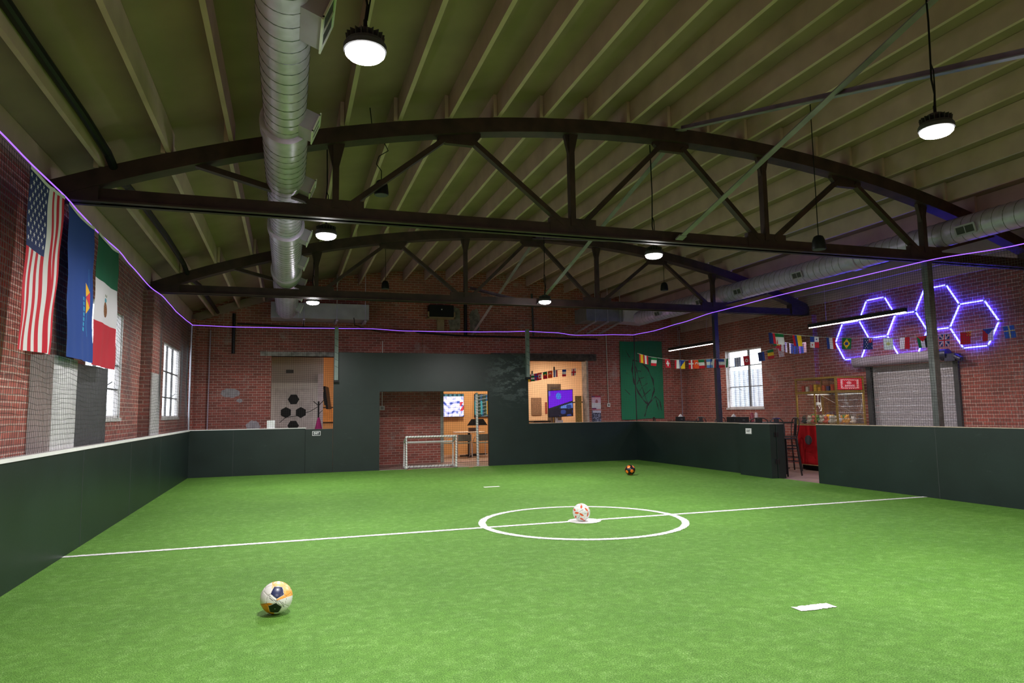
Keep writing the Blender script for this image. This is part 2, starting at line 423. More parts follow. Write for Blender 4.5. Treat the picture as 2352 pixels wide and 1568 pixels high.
# ---------------------------------------------------------------- trusses
LOW = [.48, 3.44, 6.42, 9.38]; TOP = [-1.0, 1.95, 4.93, 7.91, 10.86]; ZT = 3.70
def truss(y, label):
    t = thing('roof_truss', (AX, y, 3.6), label, 'roof truss', 'bowstring steel trusses under the joists')
    m = MB(); n = 32; x0, x1 = WL + .04, WR - .02
    for i in range(n):
        xa = x0 + (x1 - x0) * i / n; xb = x0 + (x1 - x0) * (i + 1) / n; q = len(m.v)
        m.v += [(x, yy, z) for (x, z) in ((xa, arc(xa) - .185), (xb, arc(xb) - .185), (xb, arc(xb) - .002), (xa, arc(xa) - .002)) for yy in (y - .1, y + .1)]
        for f in ((0, 1, 3, 2), (4, 5, 7, 6), (0, 2, 4, 6), (1, 7, 5, 3)): m.face([q + k for k in f])
    m.face([0, 6, 7, 1]); m.face([q + 2, q + 3, q + 5, q + 4]); m.build('top_chord', steel_m, t)
    m = MB(); m.box(x0, x1, y - .10, y - .02, ZT - .085, ZT - .065); m.box(x0, x1, y + .02, y + .10, ZT - .085, ZT - .065)
    m.box(x0, x1, y - .035, y - .02, ZT - .085, ZT + .075); m.box(x0, x1, y + .02, y + .035, ZT - .085, ZT + .075)
    m.box(x0, x1, y - .02, y + .02, ZT - .07, ZT + .06)
    m.build('bottom_chord', steel_m, t)
    for x in LOW:
        m = MB(); zt = arc(x) - .17; m.box(x - .035, x + .035, y - .05, y + .05, ZT + .05, zt)
        m.prism([(x - .035, y - .03, zt - .28), (x + .035, y - .03, zt - .28), (x + .1, y - .03, zt), (x - .1, y - .03, zt)], (0, .06, 0))
        m.build('vertical_member', steel_m, t)
    for x in LOW:
        for xt in TOP:
            if abs(xt - x) < 1.7:
                s_ = 1 if xt > x else -1
                e_ = xt in (TOP[0], TOP[-1])
                MB().bar((x + s_ * .13, y, ZT + .08), (xt + (.10 * s_ if e_ else -s_ * .16), y, arc(xt + (.10 * s_ if e_ else 0)) - (.10 if e_ else .24)), .09, .06).build('diagonal_member', steel_m, t)
    for x in TOP[1:4]:
        z = arc(x) - .17; sl = (arc(x + .1) - arc(x - .1)) / .2
        MB().prism([(x - .27, y - .035, z - .27 * sl), (x - .27, y - .035, z - .06 - .27 * sl), (x - .17, y - .035, z - .14), (x + .17, y - .035, z - .14), (x + .27, y - .035, z - .06 + .27 * sl), (x + .27, y - .035, z + .27 * sl)], (0, .07, 0)).build('gusset_plate', steel_m, t)
    for x in LOW:
        MB().prism([(x - .32, y - .04, ZT - .07), (x + .32, y - .04, ZT - .07), (x + .32, y - .04, ZT + .15), (x - .32, y - .04, ZT + .15)], (0, .08, 0)).build('gusset_plate', steel_m, t)
    for a, b_ in ((x0, WL + .52), (WR - .52, x1)):
        MB().prism([(a, y - .09, ZT - .08), (b_, y - .09, ZT - .08), (b_, y - .09, arc(b_) - .15), (a, y - .09, arc(a) - .15)], (0, .18, 0)).build('bearing_plate', steel_m, t)
    return t
truss(TY[1], 'dark steel bowed truss nearest the camera, crossing the whole view')
truss(TY[2], 'dark steel bowed truss further back, close to the back brick wall')
truss(TY[0], 'dark steel bowed truss overhead, above the camera')
def brace(a, b, label):
    m = MB(); m.bar(a, b, .075, .008); m.bar((a[0] + .035, a[1], a[2] + .033), (b[0] + .035, b[1], b[2] + .033), .008, .07)
    m.bar(a, (a[0], a[1] + (b[1] - a[1]) * .02, a[2] + (b[2] - a[2]) * .02), .11, .02)
    tag(m.build('sway_brace', brace_m, loc=a), label, 'steel brace', 'crossed blue grey braces between the trusses')
zt, zb_ = arc(4.93) - .04, ZT - .05
brace((4.93, 7.8, zb_), (4.97, 2.42, zt - .08), 'long blue grey angle iron brace rising from nearest truss bottom chord to upper right')
brace((5.0, 7.8, zt), (5.02, 2.42, zb_), 'blue grey flat brace from nearest truss crown towards right edge')
brace((5.0, 8.02, zt - .1), (5.0, 13.4, zb_), 'blue grey brace slanting down behind nearest truss from its crown')
brace((4.93, 8.02, zb_), (4.93, 13.4, zt - .12), 'blue grey brace rising from nearest truss bottom chord to further truss crown')
brace((5.0, 13.6, zt - .12), (5.0, 18.95, zb_ - .05), 'blue grey brace from further truss crown down to back brick wall')
brace((4.93, 13.6, zb_), (4.93, 18.95, 4.95), 'blue grey brace from further truss bottom chord up to back brick wall')

# ---------------------------------------------------------------- ducts
def spiral_duct(name, x, z, segs, label, outs, side, seam=.16):
    """segs: list of (y0,y1,r)"""
    t = thing(name, (x, segs[0][0], z), label, 'air duct')
    for i, (y0, y1, r) in enumerate(segs):
        MB().tube([(x, y0, z), (x, y1 + .01, z)], r, 36).build('duct_section', galv, t, smooth=True)
        pts = []; n = int((y1 - y0) / seam * 20)
        for k in range(n + 1):
            a = 2 * PI * k / 20; pts.append((x + (r + .001) * cos(a), y0 + (y1 - y0) * k / n, z + (r + .001) * sin(a)))
        MB().tube(pts, .004, 4).build('spiral_seam', galv_d, t)
        if i: 
            MB().tube([(x, y0 - .10, z), (x, y0 - .09, z), (x, y0 + .03, z), (x, y0 + .10, z), (x, y0 + .11, z)], [segs[i - 1][2], r + .012, r + .014, r + .014, r], 36).build('coupling', galv, t, smooth=True)
    for (y, r, w, h, d) in outs:
        p = MB(); s_ = side
        # register boot on the side of the duct, canted slightly downwards
        M = Matrix.Translation((x, y, z)) @ Matrix.Rotation(.38 if s_ > 0 else -.30 + PI, 4, 'Y')
        p.box(r * .80, r + d, -w / 2, w / 2, -h / 2, h / 2, 0, M)
        ro = p.build('register_boot', galv_b, t)
        g = MB(); g.box(r + d, r + d + .012, -w / 2 - .015, w / 2 + .015, -h / 2 - .015, -h / 2 + .012, 0, M); g.box(r + d, r + d + .012, -w / 2 - .015, w / 2 + .015, h / 2 - .012, h / 2 + .015, 0, M)
        g.box(r + d, r + d + .012, -w / 2 - .015, -w / 2 + .012, -h / 2, h / 2, 0, M); g.box(r + d, r + d + .012, w / 2 - .012, w / 2 + .015, -h / 2, h / 2, 0, M)
        g.box(r + d, r + d + .012, -.006, .006, -h / 2, h / 2, 0, M)
        g.build('register_frame', white if side > 0 else galv_b, ro)
        g = MB(); g.box(r + d - .003, r + d + .004, -w / 2, w / 2, -h / 2, h / 2, 0, M); g.build('grille', darkgrey, ro)
    return t
ld = spiral_duct('spiral_duct', -.07, 4.04, [(2.5, 6.35, .178), (6.35, 9.9, .208), (9.9, 13.0, .238), (13.0, 17.7, .262)],
    'round galvanised spiral duct running over the left side of the pitch', [(4.36, .178, .40, .20, .11), (6.12, .178, .25, .17, .10), (7.85, .208, .25, .17, .10), (10.05, .238, .25, .17, .10), (11.8, .238, .25, .17, .10), (13.7, .262, .25, .17, .10), (15.1, .262, .25, .17, .10), (16.9, .262, .25, .17, .10)], 1)
rd = spiral_duct('spiral_duct', 9.76, 4.06, [(2.5, 6.4, .195), (6.4, 9.6, .195), (9.6, 13.6, .205), (13.6, 17.3, .215)],
    'round galvanised spiral duct running along the right side over the seating', [(7.35, .195, .3, .13, .03), (10.9, .2, .26, .12, .03), (12.8, .2, .26, .12, .03), (14.3, .21, .26, .12, .03), (16.3, .21, .26, .12, .03)], -1)
MB().tube([(-.07, 17.6, 4.04), (-.07, 17.8, 4.04), (-.07, 17.93, 4.08), (-.07, 18.0, 4.14)], [.262, .262, .24, .18], 36).build('elbow', galv, ld, smooth=True)
MB().tube([(9.76, 17.2, 4.06), (9.76, 17.45, 4.06), (9.7, 17.75, 4.06)], [.215, .215, .17], 30).build('elbow', galv, rd, smooth=True)
u = thing('air_handler', (.8, 18.5, 3.86), 'long grey sheet metal air handler box hung at the end of the left duct', 'air handler')
box(-.46, 2.0, 18.2, 18.95, 3.86, 4.27).build('casing', galv_b, u, bevel=.01)
box(.2, .22, 18.185, 18.2, 3.88, 4.25).build('seam_strip', galv, u)
for x in (.35, 1.17, 1.9):
    m = MB(); m.cyl((x, 18.17, 3.74), (x, 18.17, arc(x) + .2), .008, n=6); m.box(x - .03, x + .03, 18.12, 18.95, 3.80, 3.835); m.build('hanger_rod', galv, u)
m = MB(); m.tube([(1.6, 18.15, 3.9), (1.62, 18.12, 3.7), (1.9, 18.12, 3.62), (2.3, 18.3, 3.56), (3.0, 18.6, 3.58)], .012, 6); m.tube([(.35, 18.15, 3.8), (.33, 18.12, 3.6)], .01, 6); m.build('cable', black, u)
u = thing('air_handler', (8.9, 18.5, 3.95), 'dark grey sheet metal air handler box with struts beside the right duct', 'air handler')
box(8.08, 9.25, 17.75, 18.6, 3.95, 4.36).build('casing', mat('dull_grey_metal', (.20, .19, .22), .5, .3), u, bevel=.01)
m = MB(); m.prism([(9.25, 17.8, 3.97), (9.25, 17.8, 4.34), (9.95, 17.5, 4.24), (9.95, 17.5, 3.88)], (0, .6, 0)); m.build('transition', galv, u)
m = MB()
for x in (8.35, 8.75, 9.15): m.bar((x, 17.72, 3.93), (x - .1, 19.0, 3.72), .04, .04); m.cyl((x, 17.74, 3.9), (x, 17.74, arc(x) + .1), .008, n=6)
m.build('hanger_rod', galv_b, u)

# ---------------------------------------------------------------- high bay lamps
def lamp_thing(x, y, z, label):
    t = thing('high_bay_lamp', (x, y, z), label, 'pendant lamp', 'round high bay lamps over the pitch')
    m = MB(); m.lathe([(.05, .13), (.06, .125), (.06, .06), (.115, .055), (.13, .03), (.13, .0), (.12, -.005)], (x, y, z), 28)
    for k in range(20):
        a = 2 * PI * k / 20; m.bar((x + .055 * cos(a), y + .055 * sin(a), z + .085), (x + .115 * cos(a), y + .115 * sin(a), z + .075), .004, .05)
    m.build('housing', darkgrey, t)
    MB().lathe([(.12, .0), (.118, -.02), (.10, -.038), (.06, -.05), (.01, -.053)], (x, y, z - .003), 28).build('lens', lampw, t, smooth=True)
    zc = arc(x) + .02
    m = MB(); m.tube([(x, y, z + .13), (x, y, z + .2)], .012, 8); m.tube([(x, y, z + .2), (x + .012, y, z + .3), (x - .01, y, z + .42), (x + .008, y, (z + zc) / 2 + .1), (x, y, zc)], .008, 6)
    m.tube([(x + .01, y, z + .2), (x + .03, y + .01, z + .34), (x + .02, y, z + .5), (x, y, z + .55)], .006, 6); m.build('cord', black, t)
    a = area_lamp('light_source', (x, y, z - .062), LIGHT_P, .24, (1.0, .985, .97))
    a.parent = t; a.location = (0, 0, -.062)
    q = bpy.data.lights.new('wide_beam', 'SPOT'); q.energy = SPOT_P; q.color = (1.0, .975, .96); q.shadow_soft_size = .10; q.spot_size = 2.95; q.spot_blend = .25
    qo = bpy.data.objects.new('wide_beam', q); C.objects.link(qo); qo.parent = t; qo.location = (0, 0, -.07)
    p = bpy.data.lights.new('side_glow', 'POINT'); p.energy = SIDE_P; p.color = (1.0, .96, .97); p.shadow_soft_size = .05
    po = bpy.data.objects.new('side_glow', p); C.objects.link(po); po.parent = t; po.location = (0, 0, -.115)
for x, y, l in ((.41, 4.04, 'large bright round lamp hanging beside the duct, nearest on the left'), (4.92, 3.96, 'bright round lamp at upper right of the view in front of the nearest truss'),
                (.41, 8.55, 'bright round lamp hanging just below nearest truss bottom chord on the left'), (4.95, 8.5, 'bright round lamp hanging between the two trusses right of centre'),
                (4.9, 12.76, 'small bright round lamp in front of the further truss near the centre'), (.43, 13.85, 'round lamp hidden behind further truss gusset beside the duct'),
                (.41, -.5, 'round lamp overhead behind the camera on the left'), (4.92, -.5, 'round lamp overhead behind the camera on the right'), (8.2, 1.0, 'unseen round lamp added overhead to light beside the right hand board')):  # last lamp is unseen, added to light the right of the pitch
    lamp_thing(x, y, 3.6, l)

def tube_light(x, y0, y1, z, label):
    t = thing('linear_light', (x, (y0 + y1) / 2, z), label, 'linear light', 'slim suspended linear lights over the seating')
    box(x - .035, x + .035, y0, y1, z + .01, z + .085).build('housing', black, t)
    box(x - .020, x + .020, y0 + .01, y1 - .01, z - .004, z + .01).build('diffuser', tubew, t)
    m = MB()
    for y in (y0 + .5, y1 - .5): m.cyl((x, y, z + .07), (x, y, arc(x) + .275), .003, n=5)
    m.build('suspension_cable', galv, t)
    a = area_lamp('light_source', (0, 0, 0), 26, y1 - y0 - .1, (1.0, .86, .76), .05, (0, 0, PI / 2), 'RECTANGLE')
    a.parent = t; a.location = (0, 0, -.02)
tube_light(10.7, 9.5, 11.95, 3.09, 'glowing slim light bar crossing in front of the blue hexagon lights')
tube_light(10.7, 15.25, 17.7, 3.10, 'glowing slim light bar near the green wall hanging and window')
tube_light(10.7, 3.6, 6.1, 3.08, 'slim light bar over the right side, beyond the right edge')

# ---------------------------------------------------------------- dasher boards
def board(name, mb, label, caps=(), capm=white, seams=()):
    t = thing(name, mb.v[0], label, 'dasher board'); mb.build('panel', board_m, t)
    if caps:
        m = MB()
        for c in caps: m.box(*c)
        m.build('top_cap', capm, t)
    if seams:
        m = MB()
        for c in seams: m.box(*c)
        m.build('seam', darkgrey, t)
    return t
board('dasher_board', box(XL - .06, XL, -.95, YB + .06, -.01, HB - .02), 'dark green board with broad white top running along the left side', [(XL - .085, XL + .012, -.95, YB + .02, HB - .02, HB + .012)], white,
      [(XL - .001, XL + .0015, y, y + .006, 0, HB - .02) for y in (6.3, 8.74, 11.18, 13.6)])
board('dasher_board', box(XL, .40, YB, YB + .06, -.01, HB - .005), 'low dark green board at back left corner with thin white top', [(XL, .42, YB - .004, YB + .10, HB - .005, HB + .012)], white,
      [(-1.2, -1.195, YB - .0015, YB, 0, HB - .01)])
gt = thing('gate_panel', (.4, YB, 0), 'low dark green gate panel with exit sign beside the goal surround', 'gate')
box(.405, 1.045, YB - .012, YB + .03, -.005, HB - .025).build('panel', board_m, gt, bevel=.004)
box(.405, 1.045, YB + .03, YB + .06, HB - .06, HB - .025).build('rail', wood, gt)
box(.40, .405, YB - .005, YB + .03, 0, HB - .02).build('edge_gap', black, gt)
gb = thing('goal_surround', (3.58, YB, 0), 'tall dark green plywood surround with a square goal opening at the back', 'goal surround')
GX0, GX1, OX0, OX1, GZ, OZ = 1.05, 6.10, 2.165, 4.99, 2.91, 1.935
m = MB(); m.box(GX0, OX0, YB, YB + .06, -.01, 1.637); m.box(OX1, GX1, YB, YB + .06, -.01, 1.637); m.box(GX0, OX0, YB, YB + .06, 1.640, GZ); m.box(OX1, GX1, YB, YB + .06, 1.640, GZ); m.box(OX0, OX1, YB, YB + .06, OZ, GZ)
m.build('panel', board_m, gb)
m = MB(); m.box(GX0, OX0, YB + .002, YB + .055, 1.637, 1.640); m.box(OX1, GX1, YB + .002, YB + .055, 1.637, 1.640); m.box(OX0 - .05, OX0, YB + .06, YB + .09, 0, OZ); m.box(OX1, OX1 + .05, YB + .06, YB + .09, 0, OZ); m.box(OX0 - .05, OX1 + .05, YB + .06, YB + .09, OZ, OZ + .05)
m.build('opening_frame', black, gb)
m = MB()
for sx in (GX0 + .02, OX0 - .1, OX1 + .05, GX1 - .1): m.box(sx, sx + .08, YB + .06, YB + .12, 0, GZ - .02)
m.build('stud', wood, gb)
board('dasher_board', box(GX1, XR + .06, YB, YB + .06, -.01, HB - .005), 'low dark green board across the back right corner under the cream room', [(GX1 + .04, XR + .06, YB - .002, YB + .09, HB - .005, HB + .006)], wood)
GY = 12.5
board('dasher_board', box(XR, XR + .06, GY, YB, -.01, HB - .005), 'dark green side board from back right corner to the open gate', [(XR - .002, XR + .059, GY, YB, HB - .005, HB + .006)], wood)
g2 = thing('gate_panel', (9.2, 12.0, 0), 'thick dark green gate with hinges standing ajar on the right side', 'gate')
MB().prism([(XR - .03, 12.52, -.005), (9.12, 12.42, -.005), (9.12, 11.43, -.005), (9.24, 11.41, -.005), (XR - .01, 12.40, -.005)], (0, 0, 1.07)).build('leaf', board_m, g2)
box(9.25, 9.44, 11.40, 12.5, -.005, 1.065).build('jamb_block', board_m, g2, bevel=.005)
box(9.26, 9.43, 11.40, 12.5, 1.066, 1.076).build('top_edge', wood, g2)
for z in (.33, .86):
    m = MB(); m.cyl((9.245, 11.392, z - .05), (9.245, 11.392, z + .05), .009, n=8); m.box(9.20, 9.24, 11.398, 11.405, z - .045, z + .045); m.box(9.25, 9.29, 11.393, 11.40, z - .045, z + .045)
    m.build('hinge', blackm, g2)
board('dasher_board', box(XR, XR + .06, -.95, 10.36, -.01, HB - .005), 'dark green side board on the right, nearest the camera', [(XR - .002, XR + .059, -.95, 10.36, HB - .005, HB + .006)], wood,
      [(XR - .0015, XR, y, y + .005, 0, HB - .02) for y in (7.9, 5.5)])
board('dasher_board', box(XL, XR, -1.01, -.95, -.01, HB - .005), 'dark green board closing the pitch behind the camera', [(XL, XR, -1.03, -.94, HB - .005, HB + .006)], white)

def text_mesh(txt, size, M, name, m, parent, sx=1.0, bold=.0):
    cu = bpy.data.curves.new('lettering_curve', 'FONT'); cu.body = txt; cu.size = size; cu.align_x = 'CENTER'; cu.align_y = 'CENTER'; cu.extrude = .0008; cu.offset = bold
    o = bpy.data.objects.new('lettering_curve', cu); dg = bpy.context.evaluated_depsgraph_get()
    C.objects.link(o); dg.update(); me = bpy.data.meshes.new_from_object(o.evaluated_get(dg)); bpy.data.objects.remove(o)
    me.transform(Matrix.Diagonal((sx, 1, 1, 1))); me.transform(M); me.materials.clear(); me.materials.append(m); me.name = name
    ob = bpy.data.objects.new(name, me); C.objects.link(ob)
    if parent: ob.parent = parent
    return ob
signw = mat('sign_white', (.8, .8, .82), .5); signb = mat('sign_black', (.02, .025, .035), .5)
def sign(loc, R4, w, h, label, inv=False):
    t = thing('exit_sign', loc, label, 'sign'); MM = R4
    m = MB(); m.box(-w / 2, w / 2, -h / 2, h / 2, -.004, 0, 0, MM); m.build('plate', signb if not inv else signw, t).location = (0, 0, 0)
    f = .010; m = MB()
    for a in ((-w / 2 + .006, w / 2 - .006, h / 2 - f - .004, h / 2 - .004), (-w / 2 + .006, w / 2 - .006, -h / 2 + .004, -h / 2 + f + .004), (-w / 2 + .004, -w / 2 + f + .004, -h / 2 + .006, h / 2 - .006), (w / 2 - f - .004, w / 2 - .004, -h / 2 + .006, h / 2 - .006)):
        m.box(a[0], a[1], a[2], a[3], 0, .0012, 0, MM)
    m.build('border', signw if not inv else mat('sign_grey', (.35, .35, .37), .5), t)
    text_mesh('EXIT', h * .62, MM @ Matrix.Translation((0, 0, .001)), 'lettering', signw if not inv else signb, t, .82, .002)
    for ch in t.children:
        if ch.name.startswith(('plate', 'border')):
            ch.data.transform(Matrix.Translation(ORG[t.name]))      # geometry was written around the sign itself
    return t
Rback = Matrix.Rotation(PI / 2, 4, 'X')                    # faces -y
Rright = Matrix.Rotation(-PI / 2, 4, 'Z') @ Matrix.Rotation(PI / 2, 4, 'X')   # faces -x
sign((.659, YB - .018, .941), Rback, .20, .115, 'small black exit sign with white letters on low gate at back left')
sign((9.115, 12.09, .915), Rright, .19, .115, 'small white exit sign with dark letters on the gate at right', True)
ps = thing('paper_sign', (-.38, 17.3, HB + .01), 'blank white sheet standing on the back left board top', 'paper sheet')
m = MB(); m.box(-.47, -.29, 17.295, 17.30, HB + .013, HB + .20); m.box(-.42, -.34, 17.27, 17.33, HB + .012, HB + .018); m.build('sheet', signw, ps)

# ---------------------------------------------------------------- posts and nets
t = thing('net_post', (XR, TY[1], 0), 'steel post under nearest truss, in front of the shutter on the right', 'post')
pm = mat('grey_steel_post', (.12, .125, .13), .45, .3, var=.3)
MB().box(XR + .06, XR + .165, TY[1] - .05, TY[1] + .05, 0, ZT - .08).build('pole', pm, t)
box(XR + .062, XR + .195, TY[1] - .08, TY[1] + .08, 0, .01).build('base_plate', pm, t)
t = thing('net_post', (XR, TY[2], 0), 'dark steel post under further truss, beside the right window', 'post')
MB().box(XR + .06, XR + .16, TY[2] - .05, TY[2] + .05, 0, ZT - .08).build('pole', mat('dark_blue_post', (.035, .035, .05), .4, .3), t)
box(XR + .062, XR + .19, TY[2] - .08, TY[2] + .08, 0, .01).build('base_plate', blackm, t)
tag(MB().cyl((XR + .03, YB + .03, HB), (XR + .03, YB + .03, 3.5), .014, n=10).build('net_pole', blackm, loc=(XR + .03, YB + .03, HB)), 'thin dark net pole at back right corner in front of green hanging', 'pole')
tag(MB().cyl((XL - .02, YB + .03, HB), (XL - .02, YB + .03, 3.5), .02, n=10).build('net_pole', mat('pale_pole', (.35, .35, .42), .4, .5), loc=(XL - .02, YB + .03, HB)), 'pale metal net pole at back left corner', 'pole')
grn = mat('grey_green_timber', (.17, .21, .20), .6, var=.15)
for x, zb2, zt2, l in ((1.105, 2.22, 3.52, 'grey green timber post bolted to left end of the goal surround'), (6.075, 2.3, 3.58, 'grey green timber post bolted to right end of the goal surround')):
    t = thing('timber_post', (x, YB - .06, zb2), l, 'post')
    box(x - .045, x + .045, YB - .10, YB - .003, zb2, zt2).build('timber', grn, t)
    box(x - .06, x + .06, YB - .105, YB - .003, zb2 - .06, zb2).build('foot', black, t)
    m = MB()
    for k in range(5): zz = zb2 + .35 + k * .17; m.bar((x - .046, YB - .102, zz), (x + .046, YB - .102, zz - .05), .004, .006)
    m.build('lashing', black, t)
ropeL = [(-1.0, 3.6), (2, 3.6), (4.5, 3.6), (6.0, 3.594), (6.7, 3.582), (7.65, 3.590), (8.2, 3.565), (8.9, 3.545), (9.97, 3.565), (10.6, 3.525), (12.1, 3.475), (13.3, 3.515), (14.1, 3.49), (14.8, 3.465), (16.0, 3.475), (17.2, 3.50)]
ropeB = [(XL, 3.50), (-1.2, 3.48), (0, 3.485), (1.1, 3.50), (1.9, 3.51), (2.8, 3.475), (3.6, 3.475), (4.6, 3.49), (5.4, 3.51), (6.08, 3.535), (6.9, 3.52), (7.5, 3.46), (8.1, 3.475), (8.7, 3.50), (XR, 3.505)]
ropeR = [(17.2, 3.505), (16.15, 3.487), (14.8, 3.53), (13.36, 3.60), (11.0, 3.625), (8.9, 3.61), (7.9, 3.605), (6.36, 3.52), (4.5, 3.56), (2, 3.6), (-1.0, 3.6)]
def interp(tab, x):
    tab = sorted(tab)
    if x <= tab[0][0]: return tab[0][1]
    for (a, za), (b_, zb3) in zip(tab, tab[1:]):
        if x <= b_: f = (x - a) / (b_ - a); f = f * f * (3 - 2 * f); return za + (zb3 - za) * f
    return tab[-1][1]
def net(name, fn, nu, nv, label, r=.0019, step=4):
    """fn(u,v) with u,v in 0..1 -> point of the net surface; built as knotted cords"""
    m = MB()
    def strand(pts):
        R = []
        for i, p in enumerate(pts):
            d = (pts[min(i + 1, len(pts) - 1)] - pts[max(i - 1, 0)]).normalized()
            x = d.orthogonal().normalized(); y = x.cross(d); R.append(len(m.v))
            # fixed frame avoids twist
            ax = Vector((0, 0, 1)) if abs(d.z) < .7 else Vector((.6, .8, 0)); x = d.cross(ax).normalized(); y = x.cross(d)
            for k in range(3): a = 2 * PI * k / 3; m.v.append(tuple(p + x * (r * cos(a)) + y * (r * sin(a))))
        for a, b_ in zip(R, R[1:]):
            for k in range(3): m.face([a + k, a + (k + 1) % 3, b_ + (k + 1) % 3, b_ + k])
    for i in range(nu + 1): strand([Vector(fn(i / nu, j / 14)) for j in range(15)])
    for j in range(nv + 1):
        n = max(8, nu // step); strand([Vector(fn(i / n, j / nv)) for i in range(n + 1)])
    return tag(m.build(name, netm, loc=fn(0, 0)), label, 'net')
def fL(u, v):
    y = u * YB; z = HB + .015 + (interp(ropeL, y) - HB - .015) * v
    fold = .05 * sin(PI * v) * (sin(y * 2.1) + .5 * sin(y * 5.3 + 1)) + .04 * math.exp(-((y - 8.15) / .35) ** 2) * sin(v * 9)
    # slack hem: cords droop in scallops low down
    w = v * (1 - v) * 4
    return (XL - .03 + fold * .5, y + .010 * w * sin(v * 21 + y * 3) - .05 * w * math.exp(-((y - 7.95) / .25) ** 2), z - .05 * w * abs(sin(y * 1.9)) * .8 + w * (.012 * sin(y * 11 + v * 37) + .009 * sin(y * 27 + v * 60)))
def fR(u, v):
    y = YB * u; z = HB + .005 + (interp(ropeR, y) - HB) * v
    sag = .10 * v * (1 - v) * 4 * (abs(sin(PI * (y - TY[1]) / (TY[2] - TY[1]))) - .3)
    fold = .06 * sin(PI * v) * sin(y * 1.7 + 2 * v) + .02 * sin(y * 6)
    w = v * (1 - v) * 4
    return (XR + .03 + fold * .6 + .012 * w * sin(y * 19 + v * 11), y + .012 * w * sin(v * 23 + y * 2.3) + .010 * w * sin(y * 13), z - sag * .6 + w * (.025 * sin(y * 3.1) + .012 * sin(y * 9.7 + v * 31) + .008 * sin(y * 23 + v * 50)))
def fB(x0, x1):
    def f(u, v):
        x = x0 + (x1 - x0) * u; z = HB + .005 + (interp(ropeB, x) - HB) * v
        return (x, YB + .045 + .04 * sin(PI * v) * sin(x * 3 + 1), z - .05 * 4 * v * (1 - v) * sin(PI * u))
    return f
net('safety_net', fL, 345, 48, 'fine black net hanging along the left side behind the three flags')
net('safety_net', fR, 430, 62, 'fine black net along the right side in front of bunting and hexagon lights')
net('safety_net', fB(XL, 1.06), 64, 48, 'fine black net over low back left board')
net('safety_net', fB(6.1, XR), 64, 48, 'fine black net over low back right board, in front of cream room')
def gn(u, v): return (OX0 + (OX1 - OX0) * u, YB + .10 + .03 * sin(PI * v) * sin(u * 9), .01 + (OZ - .01) * v - .02 * sin(PI * v) * sin(PI * u))
net('goal_net', gn, 56, 38, 'black net closing the square goal opening of the green surround', r=.0022)
m = MB(); pts = [(XL, y, z) for y, z in [(i * YB / 90, interp(ropeL, i * YB / 90)) for i in range(-4, 91)]]
pts += [(x, YB, interp(ropeB, x)) for x in [XL + (XR - XL) * i / 70 for i in range(1, 70)]]
pts += [(XR, y, interp(ropeR, y)) for y in [YB - i * YB / 90 for i in range(0, 95)]]
tag(m.tube(pts, .0065, 6).build('led_rope_light', purple, loc=pts[0]), 'thin glowing purple rope light strung around the top of the nets', 'rope light')

# ---------------------------------------------------------------- printed cloths
def hx(s): 
    v = [int(s[i:i + 2], 16) / 255 for i in (0, 2, 4)]; return tuple(c / 12.92 if c < .04045 else ((c + .055) / 1.055) ** 2.4 for c in v)
RED, WHT, BLU, GRN, YEL, BLK, NAV, ORG_, SKY = hx('c8102e'), hx('e8e6ea'), hx('1f3f9c'), hx('00703c'), hx('f2c61e'), (.01, .01, .01), hx('1a2a6c'), hx('ee5a24'), hx('5b8fd8')
def instar(x, y, cx, cy, r):
    dx, dy = x - cx, y - cy; d = math.hypot(dx, dy)
    if d > r: return False
    a = (math.atan2(dx, -dy)) % (2 * PI / 5); a = min(a, 2 * PI / 5 - a)
    # boundary radius of a five pointed star
    ri = r * .382; A = (r, 0.0); B = (ri * cos(PI / 5), ri * sin(PI / 5)); px, py = d * cos(a), d * sin(a)
    return (B[0] - A[0]) * (py - A[1]) - (B[1] - A[1]) * (px - A[0]) > 0
def usa(u, v):      # hung vertically: canton top left, stripes run down
    if u < 7 / 13 and v < .44:
        for r_ in range(9):
            for c_ in range(6 if r_ % 2 == 0 else 5):
                cx = .045 + r_ * .056; cy = .026 + (c_ + (.5 if r_ % 2 else 0)) * .070 + .012
                if abs(u - cx) < .032 and abs(v - cy) < .022 and instar((u - cx) * .95, (v - cy) * 1.5, 0, 0, .028): return WHT
        return hx('182a66')
    return hx('cc1530') if int(u * 13) % 2 == 0 else WHT
def mexico(u, v):
    if v < .345: return hx('00583c')
    if v > .66: return hx('b3142c')
    x, y = (u - .47), (v - .52)
    if (x / .085) ** 2 + ((y - .025) / .062) ** 2 < 1: return hx('6b3a1c') if sin(u * 160) * sin(v * 210) < .55 else hx('a57a4a')
    if (x / .05) ** 2 + ((y + .05) / .02) ** 2 < 1: return hx('3f8fa5')
    if abs(y + .088) < .010 and abs(x) < .07 and sin(u * 90) > 0: return hx('5a6a3c')
    if .066 < math.hypot(x, y * 1.6) < .082 and y > .02 and abs(x) > .05: return hx('4a6a3a')
    return hx('cfcad2')
def bluef(u, v):
    c = hx('17408f')
    # three triangles, tips pointing right and left
    cx = .78
    for (v0, v1, col, dr) in ((.44, .54, hx('f0b428'), 1), (.49, .60, hx('d8343c'), -1), (.55, .66, hx('f0b428'), 1)):
        vm = (v0 + v1) / 2; h = (v1 - v0) / 2; w = .20
        if abs(v - vm) < h:
            k = (1 - abs(v - vm) / h) * w
            if dr > 0 and .70 < u < .70 + k: return col
            if dr < 0 and .90 - k < u < .90: return col
    if .70 < u < .92 and .33 < v < .82:
        e = abs((u - .80) - .06 * sin((v - .33) * 13)); 
        if e < .010: return hx('2f7fc0')
    for k in range(7):
        v0 = .55 + k * .036; s_ = .6 + k * .09
        if abs(u - .60) < .05 * s_ and v0 < v < v0 + .026: return hx('2fa0c8')
    return c
